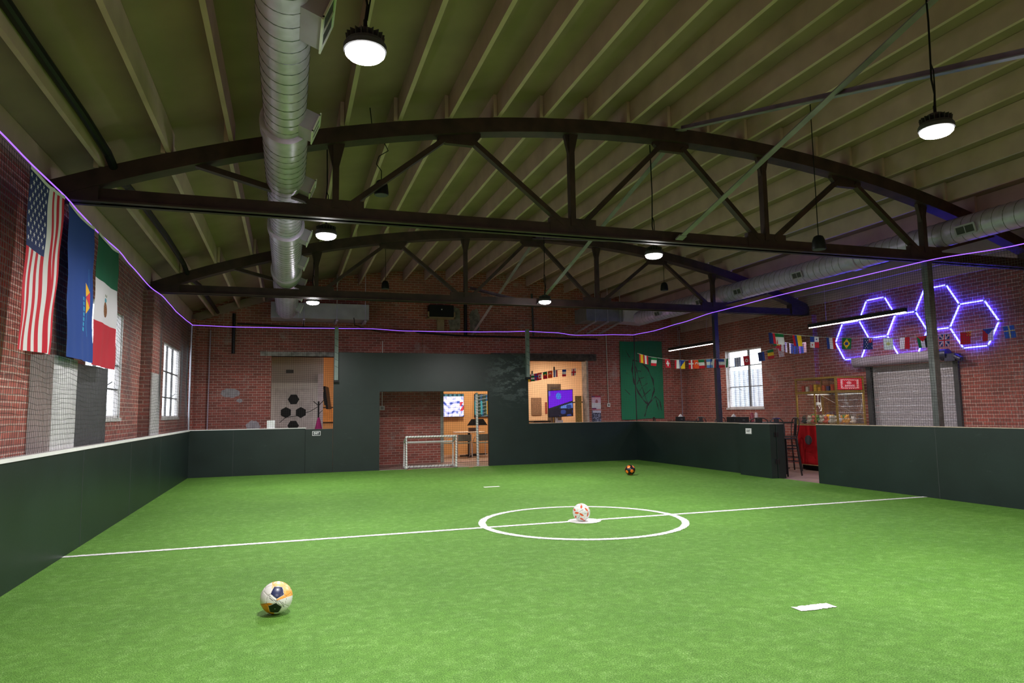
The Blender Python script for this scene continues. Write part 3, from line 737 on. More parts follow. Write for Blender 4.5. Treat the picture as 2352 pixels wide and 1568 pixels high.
def big_flag(y0, y1, zt0, zt1, L, fn, label, ph, nu=110, nv=230, skew=0, pleat=None, lean=0):
    t = thing('hanging_flag', (XL + .06, (y0 + y1) / 2, 3.5), label, 'flag')
    def P(u, v):
        uu = u
        y = y0 + (y1 - y0) * uu + lean * v; z = zt0 + (zt1 - zt0) * uu - .02 - L * v - .03 * sin(PI * uu) * (1 - v) * (1 - v)
        a = .009 * (.3 + v) * sin(uu * 9 + ph + 2.0 * v) + .005 * v * sin(uu * 21 + ph * 2) + .004 * sin(v * 17 + u * 5)
        y += .018 * sin(v * 5 + ph) * v - (.06 * v * (uu - .5) if skew == 0 else skew * v * (uu - .5))
        if pleat: 
            pu, pw, pd = pleat; a += pd * math.exp(-((uu - pu - .08 * v) / pw) ** 2) * (.4 + v)
        return (XL + .05 + a, y, z)
    MB().grid(P, nu, nv, fn).build('cloth', cloth_m, t, smooth=True)
    hem = MB().grid(lambda u, v: (lambda p: (p[0] + .006, p[1], p[2] + .004))(P(u, v * .022)), nu, 1); hem.build('heading', white, t)
big_flag(6.51, 7.46, 3.53, 3.555, 1.55, usa, 'red white and blue starred and striped flag hanging at far left', .4, 156, 300, .10, (.62, .05, .022), -.10)
big_flag(7.56, 8.55, 3.54, 3.535, 1.51, bluef, 'dark blue flag with yellow and red triangles hanging on left net', 2.1, 100, 200, .12, None, .18)
big_flag(8.71, 9.70, 3.53, 3.53, 1.52, mexico, 'green white and red flag with brown eagle emblem on left net', 4.0, 90, 210, -.06, None, -.02)

# bunting
def hs(*c): return lambda u, v: c[min(int(v * len(c)), len(c) - 1)]
def vs(*c): return lambda u, v: c[min(int(u * len(c)), len(c) - 1)]
def cross(bg_, fg, w=.11, cx=.5, cy=.42, ln=9): return lambda u, v: fg if ((abs(u - cx) < w and abs(v - cy) < ln) or (abs(v - cy) < w * .7 and abs(u - cx) < ln)) else bg_
def disc(bgf, c, r, col): return lambda u, v: col if math.hypot((u - c[0]), (v - c[1]) * 1.4) < r else bgf(u, v)
def brazil(u, v):
    d = abs(u - .5) / .40 + abs(v - .5) / .42
    return BLU if math.hypot(u - .5, (v - .5) * 1.4) < .2 else (YEL if d < 1 else GRN)
def ukf(u, v):
    x, y = u - .5, v - .5
    if abs(x) < .07 or abs(y) < .05: return RED
    if abs(x) < .13 or abs(y) < .09: return WHT
    d = abs(abs(x) - abs(y)); return RED if d < .03 else (WHT if d < .09 else NAV)
def aus(u, v): return ukf(u * 2 - 1 if u > .5 else 0, v * 2.4) if (u > .5 and v < .42) else (WHT if (sin(u * 23) * sin(v * 19 + 1)) > .86 else NAV)
def panama(u, v): 
    q = (u > .5, v > .5); c = {(0, 0): BLU, (1, 0): WHT, (0, 1): WHT, (1, 1): RED}[q]
    if math.hypot(u - .75, (v - .25) * 1.4) < .08: return BLU
    if math.hypot(u - .25, (v - .75) * 1.4) < .08: return RED
    return c
def usb(u, v): return NAV if (u > .5 and v < .4) else (RED if int(u * 11) % 2 == 0 else WHT)
def tri(u, v): return YEL if (v - .1) > (1 - u) * .9 and u > .25 else BLU
def palest(u, v): 
    if v < .5 - abs(u - .5): return RED
    return (GRN, WHT, BLK)[min(int(u * 3), 2)]
def greece(u, v): return BLU if int(u * 9) % 2 == 0 else WHT
def czech(u, v): return BLU if v < .5 - abs(u - .5) * 0.9 else (RED if u < .5 else WHT)
def chinaf(u, v): return YEL if (u > .6 and v < .35 and sin(u * 40) * sin(v * 30) > .4) else RED
def canada(u, v): return RED if (v < .25 or v > .75 or (abs(u - .5) < .17 and abs(v - .5) < .12)) else WHT
spain = vs(RED, YEL, YEL, RED); ireland = vs(GRN, WHT, ORG_); netherl = vs(BLU, WHT, RED); portugal = disc(hs(GRN, GRN, RED, RED, RED), (.5, .4), .16, YEL)
turkey = disc(disc(lambda u, v: hx('f0521e'), (.5, .45), .26, WHT), (.5, .52), .2, hx('f0521e'))
tunisia = disc(disc(lambda u, v: RED, (.5, .5), .26, WHT), (.5, .5), .15, RED)
def bunting(pts, flags, label, size=(.15, .215), seed=1):
    t = thing('flag_bunting', pts[0], label, 'bunting')
    P = [Vector(p) for p in pts]
    def at(s):
        k = s * (len(P) - 1); i = min(int(k), len(P) - 2); return P[i].lerp(P[i + 1], k - i)
    MB().tube([at(i / 60) for i in range(61)], .004, 5).build('string', white, t)
    rr = random.Random(seed)
    for s, fn in flags:
        c = at(s); d = (at(min(s + .01, 1)) - at(max(s - .01, 0))).normalized(); w, h = size
        yaw = rr.uniform(-.25, .25); tilt = rr.uniform(-.12, .12)
        dx = Vector((d.x * cos(yaw) - d.y * sin(yaw), d.x * sin(yaw) + d.y * cos(yaw), d.z * .6))
        nn = Vector((-d.y, d.x, 0))
        def pt(u, v, c=c, dx=dx, nn=nn, w=w, h=h, tilt=tilt): return c + dx * ((u - .5) * w + tilt * v * h) + Vector((0, 0, -v * h)) + nn * (.010 * sin(u * 5) * v)
        MB().grid(pt, 16, 22, fn).build('pennant', cloth_m, t)
b1 = [(9.29, 17.2, 3.05), (9.45, 16.6, 2.92), (9.65, 15.6, 2.82), (9.85, 14.9, 2.80), (10.1, 14.3, 2.83), (10.35, 13.8, 2.90), (10.55, 13.4, 2.96), (10.75, 13.1, 3.03), (10.95, 12.9, 3.1)]
def bpx(lst, d0, d1):
    """world points along a line of sight list (x,y in image, spread between two depths)"""
    out = []
    n = len(lst)
    for i, (x, y) in enumerate(lst):
        d = d0 + (d1 - d0) * i / (n - 1); a = (x - 1176) / 1568; c = -(y - 784) / 1568
        out.append(tuple(d * (_f[k] + _r[k] * a + _u[k] * c) + (1.4 if k == 2 else 0) for k in range(3)))
    return out
B1 = [(9.305, 17.15, 3.18), (9.42, 16.2, 2.86)]
BUNT1 = bpx([(1464, 811), (1492, 819), (1520, 823), (1548, 826), (1576, 827), (1604, 826), (1632, 824), (1660, 824), (1690, 822), (1715, 817), (1745, 809), (1775, 801), (1800, 797)], 16.6, 15.0)
bunting(BUNT1, [(.03, spain), (.055, vs(RED, WHT, RED)), (.115, hs(GRN, WHT, RED)), (.205, cross(RED, WHT, .13, .5, .5, .3)), (.275, vs(RED, WHT, WHT)), (.305, tri), (.37, cross(RED, WHT, .1)), (.405, turkey), (.435, hs(GRN, WHT, RED)), (.49, hs(SKY, WHT, SKY)), (.52, vs(BLU, WHT, RED)),
                (.575, hs(BLU, WHT, RED)), (.60, vs(GRN, WHT, GRN)), (.68, greece), (.745, tunisia), (.84, vs(NAV, NAV, BLU)), (.90, hs(GRN, YEL, RED)), (.975, usb)],
        'string of small national flags from green hanging across the right window', (.135, .205), 3)
BUNT2 = bpx([(1772, 764), (1810, 768), (1850, 771), (1900, 775), (1950, 776), (2000, 776), (2050, 776), (2100, 773), (2150, 769), (2200, 765), (2250, 757), (2300, 750), (2352, 743), (2400, 735)], 13.2, 11.2)
bunting(BUNT2, [(.005, vs(NAV, RED)), (.035, hs(GRN, WHT, WHT)), (.115, vs(RED, BLU, YEL, YEL)), (.185, panama), (.243, netherl), (.30, brazil), (.375, aus), (.445, disc(lambda u, v: hx('cfe0e0'), (.5, .5), .2, hx('b7c27a'))), (.505, vs(WHT, RED)), (.565, palest),
                (.645, ukf), (.72, chinaf), (.80, czech), (.87, cross(hx('2a62b8'), hx('d8cf8a'), .07)), (.945, aus)],
        'string of small national flags hung in front of blue hexagon lights', (.155, .21), 5)
BUNT3 = bpx([(1772, 764), (1782, 775), (1795, 783), (1808, 787), (1822, 790), (1838, 789), (1850, 786)], 13.9, 14.6)
bunting(BUNT3, [(.08, hs(WHT, WHT, GRN)), (.2, hs(WHT, YEL, RED)), (.33, vs(RED, WHT)), (.46, vs(hx('8a7ac0'), WHT)), (.60, vs(WHT, BLU)), (.72, vs(BLU, NAV)), (.84, vs(hx('7a5ac8'), BLU)), (.95, vs(hx('7a4a5a'), hx('b89aa0')))],
        'short bunched string of small flags above left end of claw machine', (.13, .21), 8)
BUNT4 = bpx([(1204, 862), (1222, 859), (1240, 856), (1260, 852), (1280, 849), (1300, 848), (1322, 846)], 18.9, 19.6) + [(8.66, 19.30, 2.62)]
bunting(BUNT4, [(0.086, spain), (0.137, hs(WHT, GRN, WHT, GRN)), (0.214, cross(RED, BLU, .12, .5, .42)), (0.287, canada), (0.369, portugal), (0.454, turkey), (0.540, vs(BLU, WHT, RED)), (0.686, hs(BLU, WHT, RED)), (0.831, cross(hx('e8d8c8'), RED, .10, .5, .5))],
        'string of small national flags hung in doorway of the cream room', (.135, .20), 9)

# green hanging with loose brush drawing
strokes = []
def st(pts, w): strokes.append((pts, w))
st([(.30, .24), (.48, .27), (.64, .36), (.75, .50), (.78, .64), (.70, .76), (.60, .84), (.54, .96)], .012)
st([(.30, .24), (.27, .38), (.31, .53), (.40, .66), (.52, .76), (.62, .82)], .013)
st([(.34, .30), (.42, .46), (.51, .62), (.61, .80)], .008)
for k_ in range(4): st([(.38 + .06 * k_, .38 + .105 * k_), (.48 + .07 * k_, .39 + .08 * k_)], .006); st([(.38 + .06 * k_, .38 + .105 * k_), (.33 + .05 * k_, .46 + .09 * k_)], .006)
st([(.66, .80), (.80, .72), (.90, .78), (.94, .90)], .009); st([(.80, .73), (.84, .84), (.88, .90)], .008)
st([(.14, .12), (.22, .20)], .006); st([(.10, .62), (.20, .68)], .006); st([(.80, .30), (.90, .24)], .006); st([(.12, .40), (.19, .42)], .005)
def green(u, v):
    for pts, w in strokes:
        for (a, b_), (c_, d_) in zip(pts, pts[1:]):
            lx, ly = c_ - a, (d_ - b_) * 1.6; px, py = u - a, (v - b_) * 1.6; L2 = lx * lx + ly * ly; k = max(0, min(1, (px * lx + py * ly) / L2))
            if math.hypot(px - k * lx, py - k * ly) < w * (1 + .5 * sin(40 * v)): return (.02, .022, .025)
    return hx('128058')
t = thing('wall_hanging', (10.52, WB - .03, 1.1), 'tall green cloth with black brush line drawing pinned to back brick wall', 'wall hanging')
MB().grid(lambda u, v: (9.78 + 1.49 * u, WB - .035 + .010 * sin(u * 11 + v * 3) * v + .006 * sin(v * 23 + u * 6), 3.52 + .02 * u - 2.43 * v - .012 * sin(u * 7)), 110, 180, green).build('cloth', m_attr('thin_green_cloth', rough=.75), t, smooth=True)

# ---------------------------------------------------------------- footballs
def ico():
    p = (1 + 5 ** .5) / 2; V = [(-1, p, 0), (1, p, 0), (-1, -p, 0), (1, -p, 0), (0, -1, p), (0, 1, p), (0, -1, -p), (0, 1, -p), (p, 0, -1), (p, 0, 1), (-p, 0, -1), (-p, 0, 1)]
    return [Vector(v).normalized() for v in V]
ICO = ico()
# hexagon centres (20 face centres)
HEXC = []
for i in range(12):
    for j in range(i + 1, 12):
        for k in range(j + 1, 12):
            if all((ICO[a] - ICO[b_]).length < 1.1 for a, b_ in ((i, j), (j, k), (i, k))): HEXC.append((ICO[i] + ICO[j] + ICO[k]).normalized())
def football(loc, fn, label, rot=(0, 0, 0), r=.11, R3=None, res=(120, 80)):
    t = thing('football', (loc[0], loc[1], 0), label, 'football'); R3 = R3 or Matrix.Rotation(rot[2], 3, 'Z') @ Matrix.Rotation(rot[1], 3, 'Y') @ Matrix.Rotation(rot[0], 3, 'X'); Ri = R3.inverted()
    m = MB(); n, k = res; m.c = []
    def pt(u, v): a, p = 2 * PI * u, PI * v; return Vector((sin(p) * cos(a), sin(p) * sin(a), cos(p)))
    def P(u, v):
        d = pt(u, v); e = Ri @ d; q, s_ = seam(e); rr = r * (1 - .018 * max(0, 1 - s_ / .035)); return (loc[0] + d.x * rr, loc[1] + d.y * rr, r + .003 + d.z * rr)
    m.grid(P, n, k, lambda u, v: fn(Ri @ pt(u, v))); m.build('shell', m_attr(t.name + '_skin', rough=.32) , t, smooth=True)
def seam(e):
    """nearest panel index (0-11 pentagons, 12-31 hexagons) and distance to the seam"""
    best = []
    for i, c in enumerate(ICO): best.append((e.dot(c) + .0, i))
    for i, c in enumerate(HEXC): best.append((e.dot(c) - .0317 + .0, i + 12))
    best.sort(reverse=True); return best[0][1], (best[0][0] - best[1][0])
_v = Vector((.01, -.97, .24)).normalized(); _rt = _v.cross(Vector((0, 0, -1))).normalized(); _up = _rt.cross(_v) if _rt.cross(_v).z > 0 else _v.cross(_rt)
def _dir(a, tilt): w = (_up * cos(tilt) + _rt * sin(tilt)); return (_v * cos(a) + w * sin(a)).normalized()
def frame_of(a, b_):
    x = a.normalized(); z = a.cross(b_).normalized(); y = z.cross(x); return Matrix((x, y, z)).transposed()
_pa = ICO[0]; _pb = [c for c in ICO[1:] if 0 < (c - _pa).length < 1.1][0]
BALL1 = frame_of(_dir(.36, .20), _dir(-.75, .12)) @ frame_of(_pa, _pb).transposed()
def ball1(e):
    q, s_ = seam(e); d = BALL1 @ e; sx, sz = d.dot(_rt), d.dot(_up)
    dark = q < 12 and ((ICO[q] - _pa).length < .1 or (ICO[q] - _pb).length < .1)
    if dark:
        if s_ < .012: return hx('efe8e2')
        if (ICO[q] - _pa).length < .1: return hx('2a3158')
        return hx('141a16') if not (abs(sx + .08) < .035 and abs(sz + .66) < .02) else hx('8a9a90')
    if s_ < .005: return hx('77706c')
    for c in (_pa, _pb):
        k = e.dot(c)
        if .82 < k < .88 and sin(58 * e.x + 47 * e.z + 30 * e.y) > 0 and ((sz < .25 and sx < .15 and c == _pa) or (c == _pb and sz > -.62 and sx > -.1)): return hx('7c7c78')
    if (sx > .0 and sz > -.12 + .25 * (sx - .3)) or (sx > -.28 and sz > .52 and sx < .1): return hx('f6a94e') if sz < .35 else hx('f3bd7c')
    if sx < -.12 and sz < -.28 and sz < -.25 + (sx + .5) * -.35: return hx('ee8a1c')
    return hx('e9e5e2')
def ball2(e):
    q, s_ = seam(e); dots = [(e.dot(c), n_) for n_, c in enumerate(ICO)]; mx, n_ = max(dots); c = ICO[n_]
    th = math.acos(min(1, mx)); a = c.orthogonal().normalized(); b_ = c.cross(a); ph = math.atan2(e.dot(b_), e.dot(a)) + .9 * n_
    k = (ph / (2 * PI / 5)) % 1 - .5; m = int((ph % (2 * PI)) / (2 * PI / 5))
    w = .56 * (1 - th / .66)
    if .02 < th < .64 and abs(k) < w and m in (0, 2): return hx('e2532c') if k < w * .4 else hx('ee7a4a')
    if .15 < th < .62 and -.05 < k - w < .05 * (1 - th): return (hx('2a4a5a'), hx('2f8a55'), hx('6fa0c8'), hx('30303c'), hx('e6c040'))[m]
    return hx('b8b4bc') if s_ < .004 else hx('eae8ec')
def ball3(e):
    q, s_ = seam(e)
    if q < 12: return hx('ee7a22') if s_ > .040 else hx('1c1614')
    return (.006, .006, .006) if s_ < .006 else hx('1c1614')
football((-.055, 5.271), ball1, 'orange, white and navy football on the turf, nearest the camera', R3=BALL1, res=(250, 160))
football((3.56, 8.13), ball2, 'white football with orange and red flashes on the centre spot', (.2, .6, 1.0), res=(200, 130))
football((6.99, 13.32), ball3, 'black football with orange pentagons near the back right corner', (.3, .2, .5))

# ---------------------------------------------------------------- small goal in the opening
t = thing('small_goal', (3.44, 17.15, 0), 'small white tubular practice goal wrapped in black net inside the opening', 'football goal')
gx0, gx1, gz, gy0, gy1 = 2.82, 4.09, .80, 17.16, 17.55
fr = MB(); bk = MB()
fr.tube([(gx0, gy0, 0.02), (gx0, gy0, gz), (gx1, gy0, gz), (gx1, gy0, .02)], .03, 12)
fr.build('front_frame', pvc, t, smooth=True)
MB().tube([(gx0, gy1, .02), (gx0, gy1 - .05, gz - .15), (gx1, gy1 - .05, gz - .15), (gx1, gy1, .02)], .026, 12).build('rear_frame', pvc, t, smooth=True)
m = MB()
for x in (gx0, gx1): m.tube([(x, gy0, gz), (x, gy1 - .05, gz - .15)], .026, 10); m.tube([(x, gy0, .03), (x, gy1, .03)], .03, 10)
m.tube([(gx0, gy1, .03), (gx1, gy1, .03)], .03, 10); m.build('side_bar', pvc, t, smooth=True)
m = MB()
def wrap(a, b_, turns, r):
    a, b_ = Vector(a), Vector(b_); d = (b_ - a).normalized(); x = d.orthogonal().normalized(); y = x.cross(d); n = turns * 10
    m.tube([a.lerp(b_, i / n) + x * (r * cos(2 * PI * i / 10)) + y * (r * sin(2 * PI * i / 10)) for i in range(n + 1)], .004, 4)
wrap((gx0, gy0, 0), (gx0, gy0, gz), 12, .032); wrap((gx1, gy0, 0), (gx1, gy0, gz), 12, .032); wrap((gx0, gy0, gz), (gx1, gy0, gz), 18, .032); wrap((gx0, gy1, .03), (gx1, gy1, .03), 14, .034)
m.build('net_lashing', netm, t)
t = thing('pvc_upright', (4.93, YB + .14, 0), 'white net-wrapped upright at right side of the goal opening', 'goal post')
MB().cyl((4.74, YB + .2, 0), (4.72, YB + .2, 1.9), .035, n=12).build('tube', pvc, t, smooth=True)
m = MB(); wrap((4.74, YB + .2, 0), (4.72, YB + .2, 1.9), 26, .037); m.build('net_lashing', netm, t)

# ---------------------------------------------------------------- wall pads and left windows
tag(MB().box(WL + .001, WL + .17, 7.85, 7.88, 0.0, 2.03).box(WL + .17, WL + .20, 7.85, 8.66, 0.0, 2.03).build('wall_pad', whitepad, loc=(WL + .1, 8.2, 0)), 'tall white pad wrapping brick pier under the striped flag', 'wall pad')
tag(MB().box(WL + .17, WL + .19, 13.08, 13.9, 0.0, 2.16).build('wall_pad', whitepad, loc=(WL + .1, 13.5, 0)), 'white pad on brick pier between the two left windows', 'wall pad')
m = MB(); m.prism([(WL + .04, 9.28, 0), (WL + .13, 9.95, 0), (WL + .09, 10.48, 0), (WL + .05, 10.48, 0), (WL + .09, 9.95, 0), (WL + .01, 9.28, 0)], (0, 0, 2.04))
tag(m.build('folding_mat', greypad, loc=(WL + .1, 9.7, 0)), 'tall charcoal folding mat standing against left wall under the flags', 'mat')
def window(n, axis_x, y0, y1, z0, z1, out, cols, rows, thick_at=None, inset=.1):
    s_ = -1 if out < 0 else 1; X = axis_x + s_ * inset
    f = MB(); w = .035
    f.box(X - .03, X + .03, y0, y1, z0, z0 + w); f.box(X - .03, X + .03, y0, y1, z1 - w, z1); f.box(X - .03, X + .03, y0, y0 + w, z0, z1); f.box(X - .03, X + .03, y1 - w, y1, z0, z1)
    wn = tag(f.build('window_%d' % n, sillm), kind='structure'); f = MB()
    for i, c in enumerate(cols):
        ww = .028 if i == thick_at else .011; f.box(X - .02, X + .02, y0 + (y1 - y0) * c - ww, y0 + (y1 - y0) * c + ww, z0, z1)
    for r_ in rows: f.box(X - .018, X + .018, y0, y1, z0 + (z1 - z0) * r_ - .011, z0 + (z1 - z0) * r_ + .011)
    f.build('muntins', winframe, wn)
    box(X - .003, X + .003, y0 + .03, y1 - .03, z0 + .03, z1 - .03).build('glass_pane', glass, wn)
    box(min(axis_x - s_ * .02, X), max(axis_x - s_ * .02, X), y0 - .03, y1 + .03, z0 - .05, z0 + .004).build('sill', sillm, wn)
    m = MB(); m.box(min(axis_x, X), max(axis_x, X), y1 - .012, y1, z0, z1); m.box(min(axis_x, X), max(axis_x, X), y0, y0 + .012, z0, z1); m.build('reveal_lining', sillm, wn)
    m = MB(); m.bar((X - s_ * .04, y0 + (y1 - y0) * .62, z0 + (z1 - z0) * .30), (X - s_ * .07, y0 + (y1 - y0) * .68, z0 + (z1 - z0) * .33), .012, .012); m.build('latch', winframe, wn)
window(1, WL, *W_L[0], -1, (.33, .66), (.5, .27), None, .055); window(2, WL, *W_L[1], -1, (.33, .66), (.27, .62), None, .055); window(3, WR, *W_R[0], 1, (.42,), (.36, .72), 0, .11)
# outside: pale sheds seen through the windows
nb = thing('neighbouring_shed', (15.2, 16, 0), 'pale blue white ribbed building seen through the right window', 'building')
m = MB(); m.box(15.0, 15.3, 12, 22, -.2, 2.7)
for k in range(40): m.box(14.96, 15.0, 12 + k * .25, 12.1 + k * .25, -.2, 2.7)
m.build('ribbed_wall', mat('pale_blue_siding', (.72, .82, .95), .6), nb)
for y in (16.1, 17.6): box(14.93, 14.96, y, y + .35, .6, 2.5).build('blue_panel', mat('mid_blue_panel', (.16, .30, .55), .5), nb)
struct(box(-14, -2.55, -8, 30, -.3, -.2).box(12.4, 24, -8, 30, -.3, -.2), 'ground_outside', mat('pale_gravel', (.5, .5, .5), .9))

# ---------------------------------------------------------------- right wall: hexagon lights, shutter
hc = [(9.245, 2.865), (9.97, 3.28), (10.69, 2.865), (11.41, 3.28), (12.13, 2.865)]; HR = .478
hl = thing('hexagon_light', (WR - .03, 10.7, 2.865), 'blue glowing honeycomb of five hexagon light tubes on right brick wall', 'wall light')
edges = {}
for cy, cz in hc:
    vv = [(cy + HR * cos(k * PI / 3), cz + HR * sin(k * PI / 3) * (.415 / (.866 * HR))) for k in range(6)]
    for k in range(6):
        a, b_ = vv[k], vv[(k + 1) % 6]; key = (round((a[0] + b_[0]) / 2, 1), round((a[1] + b_[1]) / 2, 1))
        edges.setdefault(key, (a, b_))
for a, b_ in edges.values():
    A = Vector((WR - .035, a[0], a[1])); B_ = Vector((WR - .035, b_[0], b_[1])); d = (B_ - A).normalized() * .022
    MB().bar(A + d, B_ - d, .022, .022, (1, 0, 0)).build('light_tube', bluled, hl)
seen = set()
cn = MB()
for a, b_ in edges.values():
    for p in (a, b_):
        k = (round(p[0], 1), round(p[1], 1))
        if k in seen: continue
        seen.add(k); box(WR - .045, WR - .001, p[0] - .016, p[0] + .016, p[1] - .016, p[1] + .016).build('connector', white, hl)
sh = thing('roller_shutter', (WR, 10.7, 0), 'silver insulated roller shutter door in right brick wall', 'roller shutter')
m_, nt, b_p = new_mat('crinkled_foil'); b_p.inputs['Metallic'].default_value = .55; b_p.inputs['Roughness'].default_value = .42
v_ = objco(nt); f_ = noise(nt, v_, 26, 5, .7); nt.links.new(ramp(nt, f_, [(.3, (.34, .33, .37)), (.7, (.62, .60, .64))]), b_p.inputs['Base Color']); bump(nt, b_p, f_, .9, .03)
m = MB()
for k in range(16): m.box(WR + .03, WR + .05, 9.70, 11.70, k * .14, k * .14 + .136)
m.build('curtain', m_, sh)
m = MB(); m.tube([(WR - .12, 9.86, 2.34), (WR - .12, 12.0, 2.34)], .10, 20); m.box(WR - .22, WR - .01, 9.86, 12.0, 2.36, 2.45); m.build('barrel_hood', galv_b, sh, smooth=True)
for ya in (9.62, 11.68): box(WR - .05, WR + .03, ya, ya + .10, 0, 2.25).build('guide_rail', darkgrey, sh)
m = MB(); m.cyl((WR - .14, 9.86, 2.36), (WR - .14, 9.72, 2.36), .10, n=16); m.box(WR - .2, WR - .03, 9.55, 9.76, 2.22, 2.36); m.cyl((WR - .16, 9.56, 2.3), (WR - .16, 9.44, 2.24), .05, n=12); m.build('motor', mat('blue_lit_black_metal', (.05, .05, .10), .4, .3), sh)  # black motor, with the blue light on it put into its colour
tag(MB().box(WR - .035, WR - .001, 13.58, 13.74, 3.34, 3.42).cyl((WR - .02, 13.64, 3.34), (WR - .02, 13.62, 2.1), .012, n=8).box(WR - .04, WR - .001, 13.585, 13.665, 2.45, 2.57).build('conduit', galv_b, loc=(WR - .02, 13.64, 2.1)), 'pale conduit and junction box on right wall above claw machine', 'conduit')
tag(MB().cyl((9.33, WB - .02, 3.74), (9.35, WB - .02, 1.6), .012, n=8).box(9.30, 9.40, WB - .035, WB - .002, 1.49, 1.60).box(9.325, 9.375, WB - .037, WB - .035, 1.515, 1.575, 1).build('thermostat', [white, mat('lcd_grey', (.12, .16, .15), .4)], loc=(9.35, WB - .02, 1.5)), 'white thermostat on a thin conduit left of green hanging', 'thermostat')
tag(MB().cyl((2.47, WB - .02, 3.4), (2.465, WB - .02, 1.58), .012, n=8).box(2.40, 2.53, WB - .035, WB - .002, 1.48, 1.60).box(2.425, 2.505, WB - .037, WB - .035, 1.50, 1.58, 1).build('thermostat', [white, mat('vent_grey', (.28, .28, .30), .5)], loc=(2.46, WB - .02, 1.5)), 'white wall control box on a conduit seen through goal opening', 'thermostat')
tag(MB().cyl((11.92, WB - .03, 3.9), (11.94, WB - .03, 0), .012, n=8).build('conduit', galv_b, loc=(11.93, WB - .03, 0)), 'thin conduit down the back right brick corner', 'conduit')
tag(MB().cyl((-1.93, WB - .1, 3.6), (-1.95, WB - .1, 0), .014, n=8).build('conduit', galv_b, loc=(-1.94, WB - .1, 0)), 'thin pipe down brick pier at back left corner', 'conduit')
tag(MB().cyl((4.84, WB - .06, 5.0), (4.84, WB - .06, 3.6), .05, n=12).build('steel_pipe', blackm, loc=(4.84, WB - .06, 3.5)), 'thick dark vertical pipe on back wall between plaster patches', 'pipe')
tag(MB().tube([(-1.3, WB - .05, 3.78), (0, WB - .05, 3.74), (3.3, WB - .05, 3.7)], .022, 8).build('steel_pipe', blackm, loc=(-1.3, WB - .05, 3.78)), 'dark horizontal pipe along back wall behind left air handler', 'pipe')
tag(MB().tube([(3.4, WB - .08, 3.66), (4.6, WB - .1, 3.58), (9.0, WB - .08, 3.56)], .022, 8).build('steel_pipe', blackm, loc=(3.4, WB - .08, 3.62)), 'dark horizontal pipe along back wall right of the wall speaker', 'pipe')
tag(MB().cyl((-1.38, WB - .05, 4.05), (-1.38, WB - .05, 3.0), .04, n=10).build('steel_pipe', blackm, loc=(-1.38, WB - .05, 3)), 'short dark vertical pipe high on back wall at left', 'pipe')
tag(MB().cyl((6.9, WB - .04, 4.9), (6.93, WB - .04, 3.62), .028, n=10).build('steel_pipe', darkgrey, loc=(6.9, WB - .04, 3.6)), 'thin grey vertical pipe high on back wall right of centre', 'pipe')
m = MB(); pts = [(-1.96, 2.5, 4.14), (-1.95, 5.5, 4.12), (-1.93, 6.8, 4.10), (-1.92, 7.6, 4.06), (-1.90, 8.1, 3.92), (-1.93, 8.5, 4.02), (-1.95, 9.6, 4.1), (-1.93, 11.2, 4.1), (-1.92, 12.9, 4.06), (-1.92, 13.6, 3.95), (-1.9, 15, 4.05), (-1.9, 18.9, 4.05)]
tag(MB().tube([(p[0] + .14, p[1], p[2]) for p in pts], .042, 10).build('ceiling_hose', black, loc=pts[0]), 'thick black hose running under the joists at far left', 'hose')
t = thing('wall_speaker', (4.07, WB - .2, 4.0), 'black wall speaker on a pale timber bracket high on back wall', 'speaker')
box(3.72, 4.43, WB - .34, WB - .10, 4.09, 4.42).build('cabinet', black, t, bevel=.01)
m = MB(); m.box(3.68, 4.47, WB - .36, WB - .1, 4.04, 4.075); m.box(3.68, 3.72, WB - .36, WB - .34, 4.04, 4.22); m.box(4.43, 4.47, WB - .36, WB - .34, 4.04, 4.22); m.box(4.0, 4.2, WB - .12, WB, 3.72, 4.04); m.build('bracket', mat('pale_timber', (.34, .24, .14), .7), t)
MB().sphere((4.08, WB - .345, 4.29), .018, 10, 6).build('indicator', signw, t)
def pendant(x, y, z, ztop, label, curl=False):
    t = thing('pendant_speaker', (x, y, z), label, 'speaker', 'black pendant speakers')
    MB().lathe([(.055, 0), (.085, .005), (.088, .03), (.078, .12), (.058, .17), (.03, .185), (.01, .19)], (x, y, z), 20).build('body', black, t, smooth=True)
    MB().lathe([(.08, -.001), (.08, .003)], (x, y, z), 20).build('grille', darkgrey, t)
    c = [(x, y, z + .185), (x, y, z + .3)] + ([(x - .06, y, z + .38), (x - .03, y, z + .48), (x + .08, y, z + .56), (x + .03, y, z + .66), (x - .1, y, z + .72)] if curl else []) + [(x - (.14 if curl else 0), y, arc(x - (.14 if curl else 0)) + .29)]
    MB().tube(c, .006, 6).build('cord', black, t)
pendant(1.02, 8.05, 4.0, 4.82, 'black pendant speaker on a curled cord behind nearest truss at left', True)
pendant(6.5, 7.0, 3.42, 5.15, 'black pendant speaker hanging against the right duct')
pendant(8.1, 13.5, 4.08, 4.85, 'black pendant speaker hanging in further truss near the right duct')
pendant(2.05, 15.4, 4.20, 5.05, 'black pendant speaker behind further truss left of centre')

